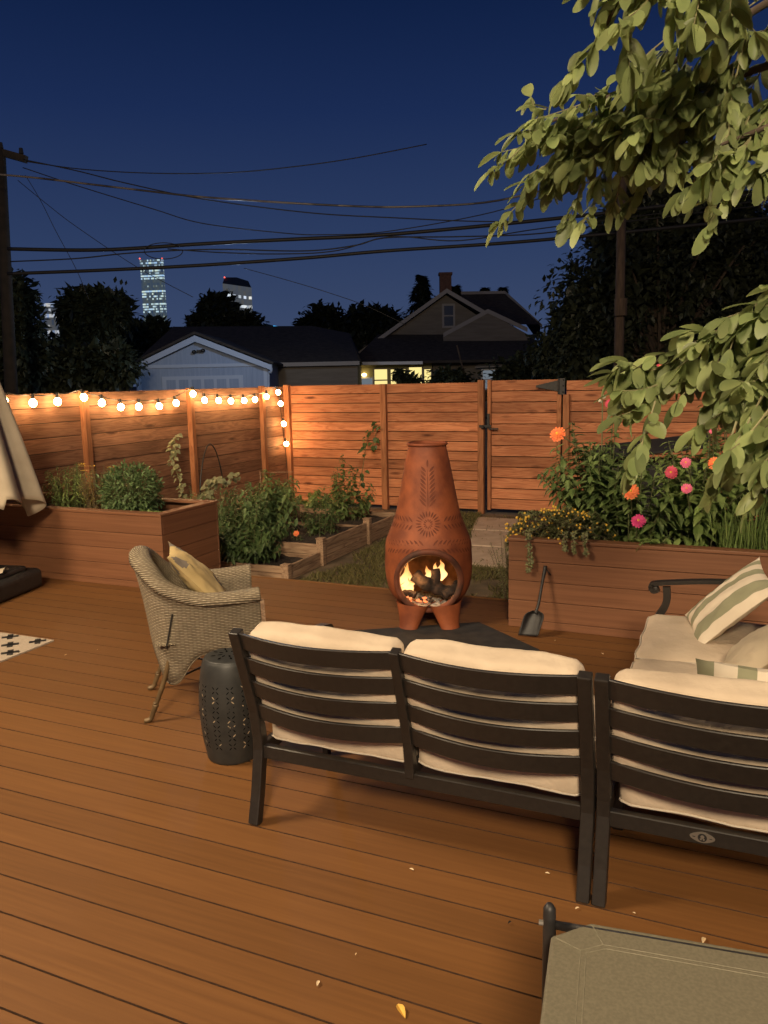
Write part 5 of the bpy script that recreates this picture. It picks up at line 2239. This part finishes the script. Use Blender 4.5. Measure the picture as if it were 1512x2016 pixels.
apex, el_, er = hx(876, 580, 2.5), hx(690, 712, 2.5), hx(1052, 680, 2.5)
mb = MB()
wl, wr = hx(700, 705, 2.6), hx(1045, 690, 2.6)
mb.extrude([H(V(wl.x, 2.6, 0)), H(V(wr.x, 2.6, 0)), H(V(wr.x, 2.6, wr.z)), H(hx(876, 584, 2.6)), H(V(wl.x, 2.6, wl.z))], ey * 8)
mb.build('wall', M['housewall'], t)
mb = MB()
for e in (el_, er):
    mb.extrude([H(apex, -.5), H(e, -.5), H(V(e.x, 2.5, e.z + .14), -.5), H(V(apex.x, 2.5, apex.z + .14), -.5)], ey * 9.5)
# hip roof running back to the right of the gable
r0, r1, r2, r3 = hx(905, 583, 6), hx(988, 581, 6), hx(1062, 640, 4), hx(905, 640, 3)
mb.add([H(r0), H(r1), H(r2), H(r3)], [(0, 1, 2, 3)])
mb.add([H(r1), H(V(r1.x + 1, 9, r1.z)), H(V(r2.x + 1, 10, r2.z - .6)), H(r2)], [(0, 1, 2, 3)])
mb.build('roof', M['roof'], t)
mb = MB()
for e in (el_, er):
    mb.extrude([H(V(apex.x, 2.5, apex.z - .05), -.53), H(V(e.x, 2.5, e.z - .05), -.53), H(V(e.x, 2.5, e.z + .17), -.53), H(V(apex.x, 2.5, apex.z + .17), -.53)], ey * .03)
a2, l2, rgt2 = hx(958, 616, 1.6), hx(872, 662, 1.6), hx(1036, 652, 1.6)
for e in (l2, rgt2):
    mb.extrude([H(V(a2.x, 1.6, a2.z - .06)), H(V(e.x, 1.6, e.z - .06)), H(V(e.x, 1.6, e.z + .15)), H(V(a2.x, 1.6, a2.z + .15))], ey * .03)
q0, q1 = hx(905, 577, 6), hx(990, 576, 6)
mb.extrude([H(q0), H(q1), H(V(q1.x, 6, q1.z - .16)), H(V(q0.x, 6, q0.z - .16))], ey * .05)
b0 = hx(1064, 640, 4)
mb.extrude([H(q1), H(b0), H(V(b0.x, 4, b0.z - .16)), H(V(q1.x, 6, q1.z - .16))], ey * .05)
mb.build('barge_board', M['housetrim'], t)
mb = MB()
mb.extrude([H(V(l2.x, 1.65, 2.2)), H(V(rgt2.x, 1.65, 2.2)), H(V(rgt2.x, 1.65, l2.z)), H(V(a2.x, 1.65, a2.z)), H(V(l2.x, 1.65, l2.z))], ey * .9)
mb.build('gable_wall', M['housewall'], t)
mb = MB()
c0, c1_ = hx(865, 612, 3.2), hx(886, 545, 3.2)
mb.bb(0, 0, 0, 0, 0, 0)
mb = MB()
mb.extrude([H(V(c0.x, 3.2, c0.z)), H(V(c1_.x, 3.2, c0.z)), H(V(c1_.x, 3.2, c1_.z)), H(V(c0.x, 3.2, c1_.z))], ey * .5)
mb.extrude([H(V(c0.x - .05, 3.15, c1_.z)), H(V(c1_.x + .05, 3.15, c1_.z)), H(V(c1_.x + .05, 3.15, c1_.z + .12)), H(V(c0.x - .05, 3.15, c1_.z + .12))], ey * .6)
mb.build('chimney', M['brick'], t)


def win(px0, py0, px1, py1, y, glass, fr=.07, trim='housetrim', mull=True):
    a, b = hx(px0, py1, y), hx(px1, py0, y)
    mb = MB()
    for (x0, x1, z0, z1) in ((a.x - fr, a.x, a.z - fr, b.z + fr), (b.x, b.x + fr, a.z - fr, b.z + fr), (a.x, b.x, b.z, b.z + fr), (a.x, b.x, a.z - fr, a.z)) + (((a.x, b.x, (a.z + b.z) / 2 - .03, (a.z + b.z) / 2 + .03),) if mull else ()):
        mb.extrude([H(V(x0, y, z0)), H(V(x1, y, z0)), H(V(x1, y, z1)), H(V(x0, y, z1))], ey * -.06)
    w = mb.build('window', M[trim], t)
    mb = MB()
    mb.add([H(V(a.x, y - .01, a.z)), H(V(b.x, y - .01, a.z)), H(V(b.x, y - .01, b.z)), H(V(a.x, y - .01, b.z))], [(0, 1, 2, 3)])
    mb.build('pane', M[glass], w)


win(873, 604, 890, 643, 2.58, 'glass_dark', .10)
# porch: dark lean-to roof, lit yellow wall, windows
pr0, pr1, pr2, pr3 = hx(692, 717, -.6), hx(1040, 712, -.6), hx(1052, 664, 2.4), hx(745, 664, 2.4)
mb = MB()
mb.extrude([H(pr0), H(pr1), H(pr2), H(pr3)], V(0, 0, .12))
mb.build('porch_roof', M['roof'], t)
mb = MB()
f0, f1 = hx(692, 719, -.62), hx(832, 717, -.62)
mb.extrude([H(f0), H(f1), H(V(f1.x, -.62, f1.z + .14)), H(V(f0.x, -.62, f0.z + .14))], ey * .05)
mb.build('fascia', M['white'], t)
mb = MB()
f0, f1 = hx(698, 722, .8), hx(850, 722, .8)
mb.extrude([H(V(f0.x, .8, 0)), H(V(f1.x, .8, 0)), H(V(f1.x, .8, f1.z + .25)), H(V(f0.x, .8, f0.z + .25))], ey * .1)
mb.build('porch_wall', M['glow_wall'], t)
win(703, 745, 733, 772, .78, 'glow_blue', .08, 'white')
win(738, 727, 762, 770, .78, 'glow_yellow', .06)
win(770, 727, 798, 770, .78, 'glow_yellow', .06)
win(806, 723, 830, 770, .78, 'glow_yellow', .06)
win(836, 727, 848, 770, .78, 'glow_yellow', .06, mull=False)
lp = hx(717, 738, .60)
mb = MB()
mb.sphere(H(lp), .13, 12, 8, (1, 1, .7))
mb.build('porch_lantern', M['lamp_glow'], t)
win(951, 729, 975, 765, .8, 'glow_blue', .07, 'white')
mb = MB()
w0, w1 = hx(935, 724, .0), hx(1002, 722, .0)
mb.extrude([H(w0), H(w1), H(V(w1.x - .1, .8, w1.z + .28)), H(V(w0.x + .5, .8, w0.z + .28))], V(0, 0, .05))
mb.build('awning', M['housetrim'], t)
mb = MB()
f0, f1 = hx(852, 722, .9), hx(1040, 722, .9)
mb.extrude([H(V(f0.x, .9, 0)), H(V(f1.x, .9, 0)), H(V(f1.x, .9, f1.z + .25)), H(V(f0.x, .9, f0.z + .25))], ey * .1)
mb.build('rear_wall', M['housewall'], t)


# towers of the far city
def tower_mat(name, base, sx, sz, lit, cols, strength):
    m = bpy.data.materials.new(name)
    m.use_nodes = True
    N, L = m.node_tree.nodes, m.node_tree.links
    b = N['Principled BSDF']
    b.inputs['Base Color'].default_value = tuple(base) + (1,)
    b.inputs['Roughness'].default_value = .6
    uv = N.new('ShaderNodeUVMap')
    mp = N.new('ShaderNodeMapping')
    mp.inputs['Scale'].default_value = (sx, sz, 1)
    L.new(uv.outputs[0], mp.inputs[0])
    sn = N.new('ShaderNodeVectorMath')
    sn.operation = 'FLOOR'
    L.new(mp.outputs[0], sn.inputs[0])
    wn = N.new('ShaderNodeTexWhiteNoise')
    wn.noise_dimensions = '2D'
    L.new(sn.outputs[0], wn.inputs[0])
    # whole floors tend to be lit together
    sr_ = N.new('ShaderNodeSeparateXYZ')
    L.new(sn.outputs[0], sr_.inputs[0])
    wr = N.new('ShaderNodeTexWhiteNoise')
    wr.noise_dimensions = '1D'
    L.new(sr_.outputs[1], wr.inputs['W'])
    ad = N.new('ShaderNodeMath')
    ad.operation = 'MULTIPLY_ADD'
    ad.inputs[1].default_value = .62
    L.new(wr.outputs['Value'], ad.inputs[0])
    mu = N.new('ShaderNodeMath')
    mu.operation = 'MULTIPLY'
    mu.inputs[1].default_value = .38
    L.new(wn.outputs['Value'], mu.inputs[0])
    L.new(mu.outputs[0], ad.inputs[2])
    gt_ = N.new('ShaderNodeMapRange')
    gt_.inputs[1].default_value, gt_.inputs[2].default_value = 1 - lit, 1 - lit + .12
    L.new(ad.outputs[0], gt_.inputs[0])
    fr = N.new('ShaderNodeVectorMath')
    fr.operation = 'FRACTION'
    L.new(mp.outputs[0], fr.inputs[0])
    sf = N.new('ShaderNodeSeparateXYZ')
    L.new(fr.outputs[0], sf.inputs[0])
    mk_ = N.new('ShaderNodeMath')
    mk_.operation = 'GREATER_THAN'
    mk_.inputs[1].default_value = .38
    L.new(sf.outputs[1], mk_.inputs[0])
    m2 = N.new('ShaderNodeMath')
    m2.operation = 'MULTIPLY'
    L.new(gt_.outputs[0], m2.inputs[0])
    L.new(mk_.outputs[0], m2.inputs[1])
    m3 = N.new('ShaderNodeMath')
    m3.operation = 'MULTIPLY_ADD'
    m3.inputs[1].default_value = strength
    m3.inputs[2].default_value = .075  # faint glow over the whole facade, standing in for city light on it
    L.new(m2.outputs[0], m3.inputs[0])
    cr = N.new('ShaderNodeValToRGB')
    e = cr.color_ramp.elements
    e[0].color, e[1].color = tuple(cols[0]) + (1,), tuple(cols[1]) + (1,)
    q = e.new(.5)
    q.color = tuple(cols[2]) + (1,)
    L.new(wn.outputs['Color'], cr.inputs[0])
    L.new(cr.outputs[0], b.inputs['Emission Color'])
    L.new(m3.outputs[0], b.inputs['Emission Strength'])
    return m


TW = tower_mat('tower_facade', (.34, .36, .42), 16, 50, .54, ((.25, .50, 1), (.80, .95, .75), (.62, .85, .95)), .72)
TW2 = tower_mat('tower_facade_dim', (.16, .17, .20), 11, 22, .40, ((.7, .8, 1), (1, .95, .8), (.8, .9, 1)), .8)
TW3 = tower_mat('tower_facade_dark', (.05, .05, .06), 9, 16, .52, ((.35, .55, 1), (1, .95, .85), (.85, .9, 1)), .45)


def tower(label, quad, D, mat, beacons, crown=None, deep=30):
    """quad: left, right at top, left, right low, in picture points"""
    (x0, y0), (x1, y1), (x2, y2), (x3, y3) = quad
    tl, tr, bl, br = at(x0, y0, D), at(x1, y1, D), at(x2, y2, D), at(x3, y3, D)
    for a, b in ((tl, bl), (tr, br)):
        b.x, b.y = a.x, a.y
        b.z = -20
    t = thing('office_tower', label, 'skyscraper', (tl + tr) / 2 * V(1, 1, 0).length * 0 + V((tl.x + tr.x) / 2, (tl.y + tr.y) / 2, YZ))
    back = V(CF.x, CF.y, 0).normalized() * deep
    mb = MB()
    hgt = (tl.z + 20) / (tl.z - EYE.z + 1)
    U = [(0, 1), (1, 1), (0, 1 - hgt), (1, 1 - hgt)]
    mb.add([tl, tr, bl, br], [(2, 3, 1, 0)], U)
    mb.add([tr, tr + back, br, br + back], [(2, 3, 1, 0)], U)
    mb.add([tl + back, tl, bl + back, bl], [(2, 3, 1, 0)], U)
    mb.add([tl, tr, tl + back, tr + back], [(0, 1, 3, 2)], [(0, 0)] * 4)
    mb.build('facade', mat, t)
    if crown:
        mb = MB()
        c = [at(a, b, D) for a, b in crown]
        mb.extrude(c, back)
        mb.build('crown', M['housewall'], t)
    for a, b in beacons:
        mb = MB()
        mb.sphere(at(a, b, D - 1), D * .0009, 8, 6)
        mb.build('beacon', M['red_beacon'], t)
    return t


tower('tall slab tower with lit floors and two red beacons on its flat top', ((275, 512), (320, 510), (277, 650), (326, 648)), 1400, TW, ((275, 509), (319, 509)), deep=6)
tower('shorter lit tower with a sloping top half hidden by the dark round tree', ((438, 558), (494, 566), (438, 660), (494, 660)), 1300, TW2, ((442, 546),), crown=[(438, 558), (442, 546), (466, 546), (488, 553), (494, 566)], deep=6)
tower('dark tower with a few lit floors between the left trees and a red beacon', ((86, 597), (124, 597), (86, 680), (124, 680)), 1100, TW3, ((124, 596),), deep=6)
mb = MB()
mb.extrude([at(538, 641, 900), at(556, 643, 900), at(556, 648, 900), at(538, 646, 900)], V(CF.x, CF.y, 0) * 2)
t = thing('lit_sign_building', 'far flat roofed block with a small glowing blue sign beside the tree', 'building', at(540, 650, 905))
mb.build('blue_sign', M['blue_sign'], t)
mb = MB()
q = [at(518, 636, 906), at(536, 640, 906), at(560, 649, 906), at(560, 700, 906), at(518, 700, 906)]
mb.extrude(q, V(CF.x, CF.y, 0) * 30)
mb.build('block', M['housewall'], t)


# trees beyond
def tree(label, base, trunk_h, crowns, clumps, per, leaf, rr, cat='tree', name='tree', conifer=False, mat='lf_night', sub=.42):
    t = thing(name, label, cat, base, None)
    tb_, lb = MB(), MB()
    top = base + V(0, 0, trunk_h)
    H_ = max(c[0].z + c[1].z for c in crowns)
    tb_.tube(poly([base, lerp(base, top, .5) + rdir(rr) * .05, top, V(crowns[0][0].x, crowns[0][0].y, H_ * .9)], 12), [lerp(.03, .008, i / 11) * H_ for i in range(12)], 8)
    for i in range(clumps):
        c, r = crowns[rr.randrange(len(crowns))]
        d = rdir(rr)
        f = rr.random() ** .45 * .97 * (1 + .14 * noise.noise(d * 2 + c))
        p = c + V(d.x * r.x, d.y * r.y, d.z * r.z) * f
        rad = sub * rr.uniform(.6, 1.3)
        if i % 5 == 0 and not conifer:
            tb_.tube([top, lerp(top, p, .55) + V(0, 0, .1), p], [.012 * H_, .007 * H_, .003 * H_], 5)
        for k in range(per):
            e = rdir(rr)
            q = p + e * rad * rr.uniform(.4, 1.05)
            o_ = (e + rdir(rr) * .8 - V(0, 0, .2)).normalized()
            ll = leaf * rr.uniform(.6, 1.25) * (1 if f > .75 else 1.9)
            lb.leaf(q, o_, V(0, 0, 1) + rdir(rr) * .6, ll, ll * .55, rows=((0, .3), (.45, 1), (1, 0)), fold=.1)
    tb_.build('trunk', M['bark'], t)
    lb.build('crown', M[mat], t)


def conifer(label, px, ptop, pbase, D, w, rr):
    base, top = at(px, pbase, D), at(px, ptop, D)
    base.x, base.y = top.x, top.y
    t = thing('conifer_tree', label, 'tree', base, None)
    mb, lb = MB(), MB()
    mb.tube([base, top], [.18, .02], 6)
    hh = top.z - base.z
    for i in range(330):
        f = rr.random() ** .7
        a = rr.uniform(0, 2 * PI)
        r = w * (1 - f) * rr.uniform(.5, 1.1) + .08
        d = V(math.cos(a), math.sin(a), -.25)
        p = V(base.x, base.y, base.z + f * hh)
        for k in range(7):
            s = (k + 1) / 7
            q = p + d * r * s
            lb.leaf(q, (d + rdir(rr) * .7).normalized(), V(0, 0, 1), .45, .22, rows=((0, .5), (.5, 1), (1, 0)), fold=.1)
    mb.build('trunk', M['bark'], t)
    lb.build('crown', M['lf_night'], t)


def crown(px, py, D, wx, wz, dep=None):
    s = D / FPX
    return (at(px, py, D), V(wx * s, dep or wx * s * .8, wz * s))


rr = random.Random(101)


def base_at(px, D):
    p = at(px, 740, D)
    return V(p.x, p.y, YZ)


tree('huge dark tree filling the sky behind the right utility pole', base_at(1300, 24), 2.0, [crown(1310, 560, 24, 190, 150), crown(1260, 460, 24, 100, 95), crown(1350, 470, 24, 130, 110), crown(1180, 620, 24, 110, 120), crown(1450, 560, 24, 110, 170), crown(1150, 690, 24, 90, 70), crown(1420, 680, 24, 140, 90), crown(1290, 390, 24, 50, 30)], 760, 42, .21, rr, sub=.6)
tree('dark tree at the right edge behind the huge dark tree', base_at(1480, 30), 2.0, [crown(1490, 500, 30, 70, 80), crown(1430, 420, 30, 35, 60), crown(1530, 600, 30, 90, 110)], 190, 42, .24, rr, sub=.55)
tree('tall dark tree at the left edge behind the left utility pole', base_at(20, 26), 2.0, [crown(15, 650, 26, 65, 75), crown(35, 715, 26, 60, 60), crown(20, 590, 26, 40, 30), crown(-40, 630, 26, 80, 100)], 300, 46, .20, rr, sub=.5)
tree('dark rounded tree left of the tall lit tower', base_at(180, 32), 2.0, [crown(185, 632, 32, 48, 50), crown(175, 700, 32, 66, 50), crown(160, 612, 32, 26, 26), crown(212, 618, 32, 30, 34), crown(108, 715, 32, 30, 35)], 320, 46, .24, rr, sub=.6)
tree('low dark bushy tree beyond the left fence beside the garage', base_at(215, 27), 1.0, [crown(215, 722, 27, 50, 40), crown(150, 735, 27, 55, 35), crown(90, 740, 27, 40, 30)], 150, 44, .2, rr, sub=.5)
tree('low dark tree in front of the foot of the tall lit tower', base_at(290, 44), 1.5, [crown(290, 676, 44, 55, 20), crown(255, 672, 44, 36, 26), crown(305, 660, 44, 12, 12)], 130, 44, .30, rr, sub=.6)
tree('dark dome shaped tree above the garage roof hiding the sloping tower', base_at(442, 50), 2.0, [crown(436, 632, 50, 58, 34), crown(430, 605, 50, 26, 14), crown(478, 642, 50, 34, 16), crown(400, 645, 50, 26, 16)], 240, 46, .28, rr, sub=.6)
tree('low dark tree between the blue sign and the bungalow', base_at(640, 60), 1.5, [crown(638, 640, 60, 36, 26), crown(620, 655, 60, 26, 20)], 130, 44, .36, rr, sub=.9)
tree('low dark tree just left of the bungalow roof', base_at(715, 60), 1.5, [crown(712, 645, 60, 40, 26), crown(750, 640, 60, 30, 22)], 130, 44, .36, rr, sub=.9)
conifer('dark spruce rising behind the left slope of the bungalow roof', 830, 542, 700, 56, 3.0, rr)
conifer('small spruce top just right of the bungalow chimney', 896, 563, 700, 56, 1.5, rr)
conifer('tiny tree top left of the roof ridge end', 955, 566, 700, 60, 1.2, rr)
conifer('tiny tree top at the right end of the bungalow ridge', 990, 566, 700, 60, 1.4, rr)
tree('dark shrub standing in front of the lit porch windows', base_at(790, 33), .8, [crown(790, 738, 33, 14, 12), crown(812, 748, 33, 26, 12)], 20, 34, .15, rr, cat='shrub', name='shrub', sub=.14)
tree('dark shrub covering the bungalow wall right of the lit porch', base_at(930, 30), .8, [crown(900, 750, 30, 60, 18), crown(1010, 735, 30, 45, 30), crown(1075, 710, 30, 50, 50), crown(875, 748, 30, 16, 14)], 110, 36, .18, rr, cat='shrub', name='shrub', sub=.3)

# ------------------------------------------------------------------ poles and wires
t = thing('utility_pole', 'brown wooden utility pole in front of the huge dark tree at right', 'utility pole', base_at(1219, 17))
b_ = base_at(1219, 17)
mb = MB()
tp_ = at(1225, 352, 17)
mb.tube([b_, V(lerp(b_.x, tp_.x, .5), lerp(b_.y, tp_.y, .5), tp_.z * .5), tp_], [.115, .105, .095], 14)
mb.build('pole', M['poleWood'], t, smooth=True)
mb = MB()
c = at(1222, 605, 17)
mb.tube([c - V(0, 0, .18), c + V(0, 0, .18)], [.135, .135], 14)
mb.build('bracket', M['poleWood'], t)
mb = MB()
mb.tube([at(1212, 352, 17) + CF * -.08, at(1240, 346, 17)], 1, sq=(.10, .14))
mb.build('crossarm', M['poleWood'], t)
t = thing('utility_pole', 'dark wooden utility pole with a crossarm at the left edge', 'utility pole', base_at(8, 20))
b_ = base_at(12, 20)
tp_ = at(0, 296, 20)
mb = MB()
mb.tube([b_, lerp(b_, tp_, .5), tp_], [.17, .15, .13], 14)
mb.build('pole', M['poleDark'], t, smooth=True)
mb = MB()
mb.tube([at(-50, 285, 20), at(52, 314, 20)], 1, sq=(.16, .17), up=(0, 0, 1))
mb.build('crossarm', M['poleDark'], t)
mb = MB()
for px, py in ((2, 292), (42, 303)):
    c = at(px, py, 20)
    mb.tube([c, c + V(0, 0, .14)], [.06, .045], 8)
mb.build('insulator', M['iron'], t)

WR = [('thick black cable bundle crossing the sky, upper of the two thick ones', [(15, 490), (200, 492), (400, 480), (600, 470), (760, 462), (1000, 440), (1220, 416), (1560, 374), (2300, 290)], .045, 'wire'),
      ('thick black cable crossing the sky, lower of the two thick ones', [(15, 539), (200, 532), (400, 522), (600, 508), (760, 494), (1000, 478), (1220, 458), (1560, 424), (2300, 350)], .042, 'wire'),
      ('pale twisted cable catching the light, falling from the left edge', [(-30, 341), (60, 349), (130, 357), (290, 376), (400, 388), (560, 399), (700, 406), (800, 407), (960, 398), (1110, 366), (1225, 352)], .024, 'wire_bare'),
      ('thin dark wire just above the pale twisted cable, ending at the right pole', [(45, 314), (150, 336), (250, 361), (400, 392), (600, 418), (760, 428), (1000, 436), (1222, 418)], .014, 'wire'),
      ('faint dark wire rising to the right in the middle of the sky', [(52, 318), (160, 333), (300, 341), (450, 340), (580, 328), (700, 311), (840, 284)], .012, 'wire'),
      ('thin dark wire sagging in the middle between the thick cables', [(45, 330), (150, 365), (300, 411), (400, 440), (560, 459), (640, 462), (760, 456), (960, 420), (1120, 372)], .012, 'wire'),
      ('thin black wire looping just under the upper thick cable', [(20, 515), (150, 509), (260, 498), (420, 491), (600, 494), (700, 483), (760, 468), (900, 466), (1060, 460), (1220, 438), (1560, 398), (2300, 320)], .016, 'wire'),
      ('slack thin black wire under the upper thick cable at the middle', [(330, 490), (430, 497), (550, 500), (660, 494), (770, 466), (900, 474), (1050, 452), (1220, 430), (1560, 388), (2300, 300)], .014, 'wire'),
      ('very thin wire slanting down from the left pole past the tall tower', [(35, 355), (90, 400), (150, 446), (270, 526), (380, 585)], .008, 'wire'),
      ('very thin wire falling steeply beside the left pole', [(50, 345), (80, 395), (110, 455), (150, 530), (175, 590)], .007, 'wire'),
      ('very thin wire slanting down in the sky above the low trees', [(480, 528), (560, 550), (640, 574), (720, 602), (800, 640)], .008, 'wire')]
for lab, pts, r, m in WR:
    n = len(pts)
    mb = MB()
    mb.tube(poly([at(px, py, 18.5) for px, py in pts], 60), r, 6)
    o_ = mb.build('power_line', M[m], smooth=True)
    tag(o_, lab, 'power line', 'wires crossing the sky')
mb = MB()
mb.tube(poly([at(300 + 38 * math.cos(i / 20 * 2 * PI) + 22, 494 + 16 * math.sin(i / 20 * 2 * PI), 18.4) for i in range(19)], 30), .010, 6)
tag(mb.build('wire_coil', M['wire'], smooth=True), 'small loop of spare wire hanging on the cable above the tall tower', 'wire coil')
